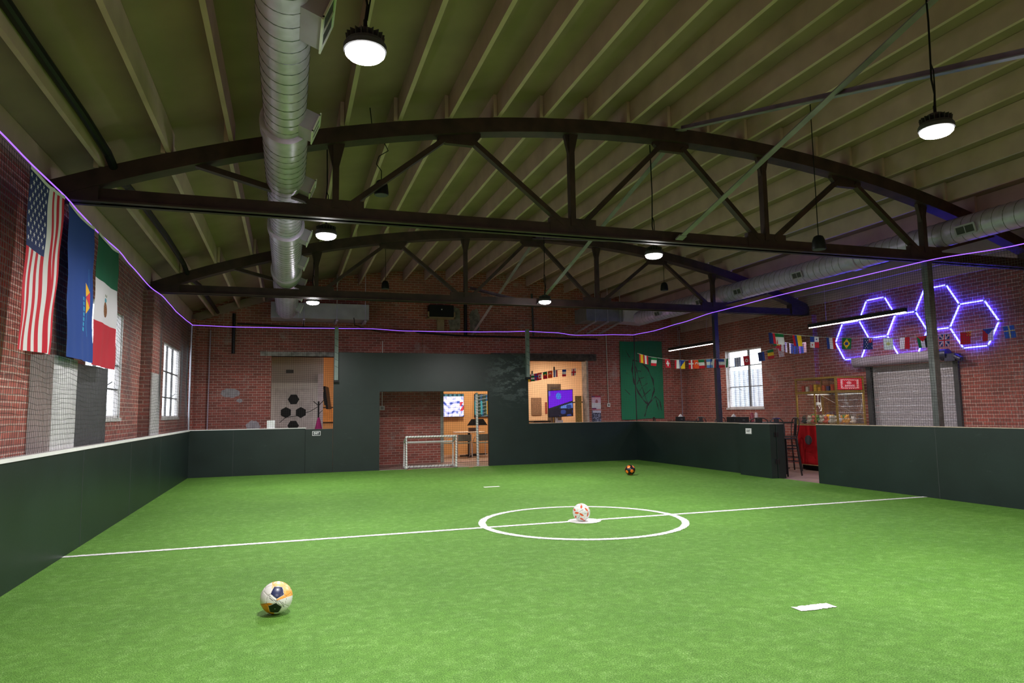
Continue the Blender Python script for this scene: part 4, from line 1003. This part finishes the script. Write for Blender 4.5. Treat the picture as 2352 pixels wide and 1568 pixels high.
# ---------------------------------------------------------------- claw machine
cx0, cx1, cy0, cy1 = 11.1, 11.86, 11.72, 12.96
t = thing('claw_machine', (11.5, 12.3, 0), 'red and gold glass fronted claw prize machine against right brick wall', 'arcade machine')
box(cx0, cx1, cy0, cy1, .10, .985).build('cabinet', redcab, t, bevel=.008)
box(cx0 + .05, cx1 - .05, cy0 + .05, cy1 - .05, 0, .10).build('plinth', black, t)
m = MB(); m.box(cx0 - .004, cx1, cy0 - .004, cy1 + .004, .985, 1.0); m.box(cx0 - .004, cx0, cy0, cy1, .10, .118); m.build('edge_trim', mat('pale_gold_trim', (.5, .36, .18), .5), t)
m = MB(); w = .035
for x in (cx0, cx1 - w):
    for y in (cy0, cy1 - w): m.box(x, x + w, y, y + w, 1.0, 2.03)
m.box(cx0, cx0 + .02, (cy0 + cy1) / 2 + .02, (cy0 + cy1) / 2 + .045, 1.01, 1.70)
for z0, z1 in ((2.0, 2.04), (1.69, 1.74), (1.0, 1.02)):
    m.box(cx0 - .004, cx0 + .02, cy0 - .002, cy1 + .002, z0, z1); m.box(cx0 + .003, cx1 + .002, cy0 - .005, cy0 + .02, z0 + .001, z1 - .001)
m.box(cx0, cx1, cy1 - .02, cy1, 2.0, 2.03); m.build('frame', gold, t)
box(cx0 + .02, cx1, cy0 + .02, cy1 - .01, 2.03, 2.045).build('roof_panel', mat('brass_brown', (.16, .11, .04), .5), t)
box(cx0 + .03, cx1 - .03, cy0 + .03, cy1 - .03, 1.70, 1.715).build('shelf', mat('cabinet_shelf', (.2, .12, .07), .5), t)
box(cx1 - .02, cx1 - .005, cy0 + .03, cy1 - .03, 1.0, 2.03).build('back_panel', m_glass('rear_mirror', (.5, .5, .5), .35), t)
m = MB(); m.box(cx0 + .006, cx0 + .01, cy0 + .03, cy1 - .03, 1.02, 1.69); m.box(cx0 + .006, cx0 + .01, cy0 + .03, cy1 - .03, 1.74, 2.0); m.build('front_glass', cabglass, t)
MB().box(cx0 + .035, cx1 - .035, cy0 + .006, cy0 + .01, 1.02, 1.69).build('side_glass', cabglass, t)
def marquee(u, v):
    r_ = hx('c01828'); c = hx('e8b8b0')
    du, dv = abs(u - .5), abs(v - .5)
    ring = max(du / .36, dv / .40)
    if .78 < ring < 1.0 and sin(u * 70) * sin(v * 45) > -.25: return c
    if ring < .62 and ((math.hypot((u - .47) * 1.3, v - .40) < .13) or (abs(v - .62) < .05 and du < .2) or (abs(v - .70) < .03 and du < .28)) and sin(u * 90 + v * 60) > -.3: return c
    return r_
MB().grid(lambda u, v: (cx0 + .05 + (cx1 - cx0 - .10) * u, cy0 + .003, 2.0 - .25 * v), 60, 30, marquee).build('marquee', m_attr('marquee_print', emit=.25), t)
m = MB(); m.box(cx0 - .012, cx0, 12.22, 12.33, .62, .98); m.build('coin_panel', galv_b, t)
m = MB()
for z in (.68, .92):
    for y in (12.235, 12.28): m.box(cx0 - .016, cx0 - .012, y, y + .03, z, z + .035)
m.build('coin_slot', black, t)
m = MB(); m.tube([(cx0 - .012, 12.62, .66), (cx0 + .02, 12.62, .66)], .105, 26); m.build('prize_hole', darkgrey, t)
m = MB(); m.tube([(11.45, 12.65, 1.69), (11.45, 12.65, 1.50)], .01, 6); m.lathe([(.01, .0), (.05, -.01), (.055, -.06), (.03, -.09)], (11.45, 12.65, 1.50), 12)
for a in (0, 2.1, 4.2): m.tube([(11.45 + .04 * cos(a), 12.65 + .04 * sin(a), 1.42), (11.45 + .10 * cos(a), 12.65 + .10 * sin(a), 1.36), (11.45 + .04 * cos(a), 12.65 + .04 * sin(a), 1.29)], .007, 6)
m.box(11.15, 11.8, 12.63, 12.67, 1.66, 1.69); m.build('claw', chrome, t)
m = MB(); m.bar((11.2, 12.35, 1.68), (11.75, 11.95, 1.25), .006, .006); m.bar((11.75, 12.9, 1.66), (11.3, 12.4, 1.3), .006, .006); m.build('guide_wire', chrome, t)
area_lamp('machine_interior_light', (11.5, 12.3, 1.68), 5, .5, (1, .92, .8), .9, shape='RECTANGLE').parent = None
toys = [hx('e8e4dc'), hx('4a7a3a'), hx('e0a020'), hx('d8d0c8'), hx('3a3a3a'), hx('c86a5a'), hx('b8b0a0'), hx('6a9a5a')]
rt = random.Random(5); k = 0
for iy in range(9):
    for ix in range(3):
        x = cx0 + .16 + ix * .2 + rt.uniform(-.03, .03); y = cy0 + .13 + iy * .125 + rt.uniform(-.02, .02); c = toys[rt.randrange(8)]
        mm = mat('plush_%d' % toys.index(c), c, .95, var=.2, vs=40); z = 1.07 + rt.uniform(0, .04); h = rt.uniform(.9, 1.15)
        q = MB(); q.sphere((x, y, z), .055 * h, 12, 8, (1, 1, .9)); q.sphere((x - .015, y, z + .07 * h), .040 * h, 12, 8)
        for s_ in (-1, 1): q.sphere((x - .01, y + s_ * .03, z + .105 * h), .014, 8, 5); q.sphere((x - .045, y + s_ * .035, z - .01), .02, 8, 5)
        cn_ = ('white', 'green', 'yellow', 'cream', 'charcoal', 'coral', 'beige', 'pale green')[toys.index(c)]
        tag(q.build('plush_toy', mm, loc=(x, y, 1.01), smooth=True), '%s plush toy in %s row of claw machine heap, %s from near end' % (cn_, ('front', 'middle', 'back')[ix], ('first', 'second', 'third', 'fourth', 'fifth', 'sixth', 'seventh', 'eighth', 'ninth')[iy]), 'plush toy', 'plush toys inside the claw machine')
for i, (c, h) in enumerate([('c01828', .16), ('e8e0d8', .14), ('c23a3a', .17), ('e8c020', .18), ('f0a820', .12), ('d84a20', .15), ('3a3a7a', .13), ('e05020', .16)]):
    y = cy1 - .12 - i * .125
    q = MB().box(cx0 + .12, cx0 + .24, y - .04, y + .04, 1.716, 1.716 + h)
    tag(q.build('prize_box', mat('prize_box_%d' % i, hx(c), .5), loc=(cx0 + .18, y, 1.716)), ('%s prize box on top shelf of claw machine, %s from the left' % (('crimson', 'off-white', 'brick red', 'yellow', 'amber', 'orange red', 'dark blue', 'orange')[i], ('first', 'second', 'third', 'fourth', 'fifth', 'sixth', 'seventh', 'eighth')[i])), 'box', 'prize boxes on the claw machine shelf')

# ---------------------------------------------------------------- bar tables, stools, things on the tables
def bar_stool():
    t = thing('bar_stool', (0, 0, 0), '', 'bar stool', 'black metal bar stools at high tables')
    MB().box(-.16, .16, -.16, .16, .745, .77).build('seat', blackm, t, bevel=.012)
    for sx in (-1, 1):
        for sy in (-1, 1): MB().tube([(sx * .14, sy * .14, .75), (sx * .2, sy * .2, .01)], [.013, .017], 8).build('leg', blackm, t)
    for z, w in ((.30, .185), (.55, .162)):
        MB().tube([(-w, -w, z), (w, -w, z), (w, w, z), (-w, w, z), (-w, -w, z)], .008, 6).build('footrest', blackm, t)
    m = MB(); m.tube([(-.15, .15, .76), (-.19, .17, .90), (-.20, .19, 1.04), (-.17, .20, 1.12), (-.10, .205, 1.16), (0, .21, 1.17), (.10, .205, 1.16), (.17, .20, 1.12), (.20, .19, 1.04), (.19, .17, .90), (.15, .15, .76)], .011, 8)
    m.build('back_frame', blackm, t)
    MB().grid(lambda u, v: (-.075 + .15 * u, .165 + .04 * v, .77 + .385 * v), 2, 4).build('back_splat', blackm, t)
    return t
s0 = bar_stool()
stools = [((9.72, 11.72), .15, 'black metal bar stool in the gate gap beside red claw machine'), ((10.5, 12.58), 4.4, 'black metal bar stool facing away, second from the gate gap'),
          ((10.15, 13.05), 2.4, 'black metal bar stool whose back shows right of the blue window'), ((10.75, 16.0), .3, 'black metal bar stool back showing left of the dark blue post'),
          ((10.4, 15.15), 3.4, 'black metal bar stool back directly behind dark blue post'), ((10.15, 17.35), 1.2, 'black metal bar stool farthest away by green wall hanging')]
for i, ((x, y), rz, l) in enumerate(stools):
    if i == 0: s0.location = (x, y, 0); s0.rotation_euler = (0, 0, rz); s0['label'] = l
    else: dup(s0, (x, y, 0), rz, l)
def high_table(x, y, label):
    t = thing('high_table', (x, y, 0), label, 'table', 'black square high tables by the right wall')
    MB().box(x - .35, x + .35, y - .35, y + .35, 1.03, 1.06).build('tabletop', black, t, bevel=.006)
    MB().cyl((x, y, .02), (x, y, 1.03), .035, n=12).build('column', blackm, t)
    MB().box(x - .25, x + .25, y - .25, y + .25, 0, .02).build('base', blackm, t)
high_table(10.7, 13.35, 'black high table nearest the red claw machine'); high_table(10.5, 14.2, 'black high table under right window, behind the side board'); high_table(10.5, 16.65, 'black high table farthest away by green hanging')
def caddy(x, y, z, label, nap=True, w=.17):
    t = thing('napkin_caddy', (x, y, z), label, 'caddy')
    m = MB(); m.box(x - w / 2, x + w / 2, y - .07, y + .07, z, z + .12); m.build('bin', black, t, bevel=.006)
    box(x - .03, x + .03, y - .0725, y - .07, z + .03, z + .07).build('label_plate', darkgrey, t)
    if nap: MB().prism([(x - .05, y - .03, z + .12), (x + .06, y - .03, z + .12), (x + .01, y - .03, z + .19)], (0, .06, 0)).build('napkins', signw, t)
caddy(10.4, 16.75, 1.06, 'black napkin box with a pointed white napkin beside green hanging', True, .22)
caddy(10.40, 14.35, 1.06, 'black tray box with rounded white napkins under right window', True, .3)
caddy(10.35, 13.95, 1.06, 'wide black box beside the red and white bottles', False, .3)
tag(MB().lathe([(.04, 0), (.042, .19), (.03, .21), (.02, .22)], (10.62, 13.93, 1.06), 14).build('sauce_bottle', mat('crimson_plastic', (.3, .02, .05), .4), loc=(10.62, 13.93, 1.06), smooth=True), 'crimson bottle on the high table under right window', 'bottle')
tag(MB().lathe([(.04, 0), (.042, .19), (.03, .21), (.02, .22)], (10.72, 13.90, 1.06), 14).build('sauce_bottle', mat('pink_white_plastic', (.7, .6, .62), .4), loc=(10.72, 13.90, 1.06), smooth=True), 'white bottle beside the crimson bottle on the high table', 'bottle')

# ---------------------------------------------------------------- rooms behind the back wall
YR = 22.6
struct(box(1.95, 6.7, YR, YR + .15, -.012, 3.3).box(.6, 1.95, YR, YR + .15, -.012, 3.3), 'wall_room_tan', orange_w)
struct(box(6.7, 10.6, YR, YR + .15, -.012, 3.3), 'wall_room_cream', cream_w)
struct(box(10.4, 10.55, WB + .33, YR, -.012, 3.3).box(-.75, -.6, WB + .33, YR, -.012, 3.3), 'wall_room_side', cream_w)
struct(box(-.8, 10.6, WB + .33, YR + .15, 3.3, 3.4), 'ceiling_room', cream_w)
struct(box(4.10, 4.16, WB - .01, WB + .34, 0, 2.9).box(4.16, 4.2, WB + .02, WB + .3, 0, 2.9), 'trim_6', mat('worn_grey_frame', (.28, .29, .25), .7, var=.3, vs=8))
struct(box(8.64, 8.70, WB - .005, WB + .34, 0, 2.9), 'trim_7', mat('worn_cream_frame', (.52, .45, .38), .7, var=.3, vs=8))
# grey partition with the white door
struct(box(-.6, .95, 20.3, 20.42, -.012, 3.3), 'wall_room_grey', grey_w)
dr = tag(MB().box(-.52, .80, 20.27, 20.3, 0, 2.29).build('door_1', white), kind='structure')
m = MB(); m.box(-.36, .68, 20.262, 20.27, .15, 2.14); m.box(-.28, .60, 20.256, 20.262, .25, 2.05); m.build('door_panel', mat('door_white', (.62, .60, .60), .5), dr)
def hexa(cx, cz, r, rot): return [(cx + r * cos(rot + k * PI / 3), 20.25, cz + r * sin(rot + k * PI / 3)) for k in range(6)]
for cx, cz, rot in ((.145, 1.825, 0), (-.055, 1.46, PI / 6), (.345, 1.455, PI / 6), (.145, 1.09, 0)):
    MB().prism(hexa(cx, cz, .155, rot), (0, .006, 0)).build('hexagon_decal', black, dr)
box(.80, .95, 20.26, 20.42, 0, 2.55).build('door_jamb', mat('purple_lit_white_trim', (.62, .58, .64), .6), dr)  # white jamb, with the purple light on it tinted into its colour
tag(box(-.07, .13, 20.29, 20.30, 2.57, 2.66).build('wall_vent', darkgrey, loc=(.03, 20.3, 2.6)), 'small dark grey vent plate above the white door', 'vent')
t = thing('television', (1.1, 20.9, 1.5), 'black television seen edge on beside the white door', 'television')
m = MB(); MM = Matrix.Translation((1.10, 20.9, 1.87)) @ Matrix.Rotation(1.42, 4, 'Z') @ Matrix.Rotation(-.14, 4, 'X'); m.box(-.5, .5, -.03, .03, -.33, .33, 0, MM); m.build('screen_case', black, t)
m = MB(); m.box(-.15, .15, .03, .1, -.2, .2, 0, MM); m.build('mount', blackm, t)
t = thing('stand', (.75, 18.4, 0), 'black pole stand with arms draped in magenta cloth by the white door', 'stand')
m = MB(); m.cyl((.75, 18.4, 0), (.75, 18.4, 1.73), .022, n=10); m.tube([(.75, 18.4, 1.62), (.62, 18.4, 1.73)], .01, 6); m.tube([(.75, 18.4, 1.62), (.9, 18.4, 1.78)], .01, 6); m.tube([(.75, 18.4, 1.4), (.85, 18.4, 1.5)], .008, 6)
m.tube([(.75, 18.4, 1.6), (.55, 18.4, 1.48), (.2, 18.4, 1.36), (-.05, 18.4, 1.33), (-.2, 18.4, 1.2)], .008, 6); m.build('pole', black, t)
MB().lathe([(.015, .32), (.05, .2), (.09, .02), (.11, -.3), (.12, -.32)], (.755, 18.4, 1.02), 14).build('magenta_cloth', mat('magenta_cloth', (.42, .02, .16), .8), t, smooth=True)
m = MB(); m.box(.6, .9, 18.25, 18.55, 0, .02); m.build('base', black, t)
t = thing('picture_frame', (1.15, 22.5, 1.2), 'orange picture in a dark frame on the tan wall', 'picture'); box(.98, 1.42, 22.56, 22.60, 1.12, 1.62).build('frame', black, t); box(1.01, 1.39, 22.55, 22.56, 1.15, 1.59).build('print', mat('orange_print', (.75, .36, .10), .6), t)
# television with abstract footage and painting
def tv(name, x0, x1, z0, z1, y, fn, label, n=60):
    t = thing(name, ((x0 + x1) / 2, y, z0), label, 'television' if name == 'television' else 'painting')
    box(x0, x1, y, y + .05, z0, z1).build('case' if name == 'television' else 'canvas', black, t)
    MB().grid(lambda u, v: (x0 + .012 + (x1 - x0 - .024) * u, y - .002, z1 - .012 - (z1 - z0 - .024) * v), n, n, fn).build('screen' if name == 'television' else 'paint', screen_m if name == 'television' else print_m, t)
def abstract(u, v):
    if v < .1: return hx('1c3c4a') if sin(u * 30) > 0 else hx('3a6a7a')
    k = sin(3 * u - 15 * v + 2 * sin(7 * u)) + sin(27 * v - 8 * u + 2 + 2 * sin(9 * u + 3 * v)) + .7 * sin(23 * u * v + 11 * u)
    if u > .82 and .35 < v < .75 and abs(sin(12 * u + 9 * v)) > .6: return hx('b03a4a')
    return hx('3a52a8') if k > 1.7 else (hx('8fa0dc') if k > .8 else (hx('b8c0ee') if k > 0 else hx('d8dcf8')))
tv('television', 4.9, 5.64, 1.24, 2.01, YR - .12, abstract, 'wall television showing a blue and white picture, seen through goal opening')
def paintg(u, v):
    k = sin(u * 22 + sin(v * 6)) 
    c = hx('1a5a8a') if k > .4 else (hx('1a2440') if k > -.3 else hx('2a4a3a'))
    if .3 < v < .9 and abs(sin(u * 11 + 1)) > .88: return hx('3fb0d0') if u < .6 else hx('c8a03a')
    return c if sin(v * 40 + u * 7) > -.8 else hx('8a9aaa')
tv('wall_painting', 6.02, 6.75, 1.22, 2.0, YR - .04, paintg, 'blue and yellow abstract painting on tan wall, seen through goal opening')
# round tables & chairs
t = thing('round_table', (5.5, 21.3, 0), 'round wooden table on a black pedestal seen through goal opening', 'table')
MB().lathe([(.50, .74), (.515, .75), (.515, .77), (.50, .775)], (5.5, 21.3, 0), 32).build('tabletop', tabletop, t)
MB().cyl((5.5, 21.3, .03), (5.5, 21.3, .74), .04, n=12).build('pedestal', black, t)
m = MB(); m.bar((5.2, 21.3, .02), (5.8, 21.3, .02), .07, .035); m.bar((5.5, 21.0, .02), (5.5, 21.6, .02), .07, .035); m.build('foot', black, t)
def chair(x, y, rz, label, first=None):
    if first: return dup(first, (x, y, 0), rz, label)
    t = thing('cafe_chair', (0, 0, 0), label, 'chair', 'chrome legged cafe chairs around the round table')
    MB().box(-.2, .2, -.2, .2, .43, .455).build('seat', seat_g, t, bevel=.01)
    MB().grid(lambda u, v: (-.2 + .4 * u, -.21 - .05 * v + .03 * (2 * u - 1) ** 2, .50 + .21 * v), 8, 5).build('backrest', seat_g, t)
    for sx in (-1, 1):
        MB().tube([(sx * .22, .2, .01), (sx * .21, .19, .45), (sx * .215, .0, .62), (sx * .215, -.19, .62)], .012, 8).build('front_leg', chrome, t)
        MB().tube([(sx * .23, -.24, .01), (sx * .21, -.2, .45), (sx * .21, -.25, .72)], .012, 8).build('rear_leg', chrome, t)
    t.location = (x, y, 0); t.rotation_euler = (0, 0, rz); return t
c0 = chair(5.20, 20.82, -.1, 'cafe chair with grey green seat in front of round table')
chair(4.72, 20.95, 1.1, 'cafe chair turned sideways at left of round table', c0); chair(5.76, 20.80, .1, 'cafe chair right of the round table pedestal', c0); chair(6.35, 21.1, 1.5, 'cafe chair partly hidden at right edge of goal opening', c0)
t = thing('condiment_box', (5.55, 21.2, .776), 'dark wooden condiment box on the round table', 'box'); box(5.46, 5.68, 21.12, 21.26, .776, .90).build('crate', mat('dark_wood', (.05, .03, .025), .5), t)
tag(MB().cyl((5.76, 21.2, .776), (5.765, 21.2, .97), .035, .042, 14).build('paper_cup', mat('pink_print', (.65, .16, .26), .5), loc=(5.76, 21.2, .776)), 'pink and white paper cup beside the condiment box', 'cup')
t = thing('laptop', (6.1, 22.0, .0), 'black lectern shaped screen behind the round table', 'monitor')
MB().prism([(5.65, 22.1, .95), (6.35, 22.1, .95), (6.2, 22.1, 1.16), (5.8, 22.1, 1.16)], (0, .04, 0)).build('screen', black, t); box(5.98, 6.02, 22.11, 22.13, .0, .95).build('leg', black, t); box(5.8, 6.3, 22.0, 22.3, 0, .02).build('base', black, t)
# cream room contents
d2 = tag(box(8.70, 9.20, YR - .05, YR, 0, 2.34).build('door_2', mat('dark_door_frame', (.09, .065, .05), .6)), kind='structure')
box(8.80, 9.15, YR - .06, YR - .05, 0, 2.24).build('door_panel', mat('brown_glass', (.055, .045, .045), .35), d2); m = MB(); m.cyl((8.88, YR - .09, .3), (8.88, YR - .09, 2.1), .01, n=6); m.cyl((8.88, YR - .09, 2.12), (9.1, YR - .09, 2.12), .012, n=6); m.build('door_rod', gold, d2)
t = thing('television', (7.9, 18.5, 1.1), 'purple screened television hung in the cream room doorway', 'television')
TVc = bpx([(1284, 900)], 20.0, 20.0) if False else None
A_ = Vector((7.62, 19.75, 2.02)); B2 = Vector((8.37, 19.55, 2.05)); dn = Vector((0, 0, -.83))
def tvs(u, v):
    if v < .55 - .25 * (u) + .12:
        if math.hypot((u - .42) * 1.2, (v - .22)) < .13 and abs(sin(u * 30 + v * 20)) > .4: return hx('2a8ad8')
        return hx('6a10d8') if u > .08 or v > .2 else hx('6a5ad0')
    if v < .62 - .25 * u + .12: return (.01, .01, .02)
    k = sin(u * 13) * sin(v * 17); return hx('2a3a7a') if (k > .2 and u > .45) else (hx('5a7ac8') if (u > .5 and v < .7) else hx('120a1e'))
bx_ = MB(); nb_ = (B2 - A_).cross(dn).normalized() * .05
bx_.prism([A_, B2, B2 + dn, A_ + dn], nb_ if nb_.y > 0 else -nb_); bx_.build('case', black, t)
off_ = -(nb_ if nb_.y > 0 else -nb_).normalized() * .003
MB().grid(lambda u, v: (A_ + off_ + (B2 - A_) * (.02 + .96 * u) + dn * (.02 + .96 * v)), 60, 60, tvs).build('screen', screen_m, t)
m = MB(); m.tube([A_ + Vector((.45, .0, -.4)), (8.3, 19.8, 1.65), (8.72, 19.46, 1.65)], .02, 8); m.build('mount_arm', blackm, t)
tag(MB().prism([(7.865, 19.8, 1.92), (7.905, 19.8, 1.92), (7.96, 19.8, 1.10), (7.885, 19.8, 1.10)], (0, .02, 0)).box(7.88, 8.12, 19.78, 19.82, 1.02, 1.10).build('banner_sign', signw, loc=(7.9, 19.8, 1.05)), 'tall narrow white sign at left of the purple television', 'sign')
tag(box(8.09, 8.46, YR - .03, YR - .001, 1.25, 1.86).build('notice_board', mat('speckled_brown', (.22, .13, .08), .8, var=.6, vs=60), loc=(8.3, YR, 1.2)), 'brown framed board on the cream room wall', 'notice board')
tag(box(8.60, 8.68, YR - .02, YR - .001, 1.30, 1.70).build('wall_sign', mat('red_brown_print', (.30, .06, .04), .6, var=.6, vs=40), loc=(8.64, YR, 1.3)), 'narrow red vertical sign beside the dark door frame', 'sign')
t = thing('counter', (8.1, 21.9, 0), 'small wooden counter with black top in the cream room', 'counter'); box(7.85, 8.35, 21.6, 22.2, 0, 1.02).build('body', tabletop, t); box(7.8, 8.4, 21.55, 22.25, 1.02, 1.07).build('top', black, t)
tag(box(8.42, 8.62, WB + .36, WB + .40, .9, 1.84).build('reed_screen', mat('golden_reed', (.52, .34, .10), .8, var=.35, vs=30), loc=(8.5, WB + .38, .9)), 'golden reed panel at right edge of cream room doorway', 'screen')
for i, (x, z0, z1, l) in enumerate(((8.12, 2.60, 2.80, 'short black bracket on the cream wall, left of two'), (8.95, 2.70, 2.95, 'short black bracket on the cream wall, right of two'))):
    tag(box(x, x + .04, YR - .04, YR - .001, z0, z1).build('wall_bracket', black, loc=(x, YR, z0)), l, 'bracket')
# posters on the brick
def post1(u, v):
    if v < .1: return hx('b0184a') if u > .35 else hx('6a3a6a')
    if v < .24: return hx('e8b8d0')
    if v < .5: return hx('b06a70') if math.hypot((u - .55) * 1.1, (v - .42)) < .16 else hx('e8c8e0')
    if v < .86: return hx('e8ecf4')
    return (hx('7a2a6a') if u < .5 else hx('d8d8e0')) if v < .95 else hx('e88aa0')
def post2(u, v):
    if v < .2 and .1 < u: return hx('d8dcf0')
    k = sin(u * 13 + v * 9 + 2 * sin(v * 14)) * sin(v * 27 + 3 * sin(u * 9)); return hx('9aa4c0') if k > .35 else (hx('5a6078') if k > -.2 else hx('2c2c3c'))
for z0, z1, fn, l in ((1.40, 1.83, post1, 'pink and white poster on brick right of cream room opening'), (1.04, 1.385, post2, 'dark blue grey poster directly below the pink poster')):
    t = thing('poster', (8.93, WB - .01, z0), l, 'poster')
    box(8.79, 9.09, WB - .008, WB - .001, z0, z1).build('paper', signw, t)
    MB().grid(lambda u, v: (8.79 + .30 * u, WB - .0095, z1 - (z1 - z0) * v), 30, 40, fn).build('print', print_m, t)
for x, y, p, l in ((5.6, 21.0, 60, 'square flat ceiling light above the round table'), (8.6, 21.1, 60, 'square flat ceiling light in the cream room'), (2.5, 19.95, 12, 'unseen square light added to brighten the grey partition and door')):  # the light by the partition is unseen, added to brighten the white door
    t = thing('ceiling_light', (x, y, 3.26), l, 'ceiling light', 'flat lights in the rooms behind')
    box(x - .3, x + .3, y - .3, y + .3, 3.25, 3.29).build('frame', white, t); box(x - .27, x + .27, y - .27, y + .27, 3.235, 3.25).build('diffuser', tubew, t)
    a = area_lamp('light_source', (0, 0, 0), p, .5, (1.0, .80, .58), .5, shape='SQUARE'); a.parent = t; a.location = (0, 0, -.035)
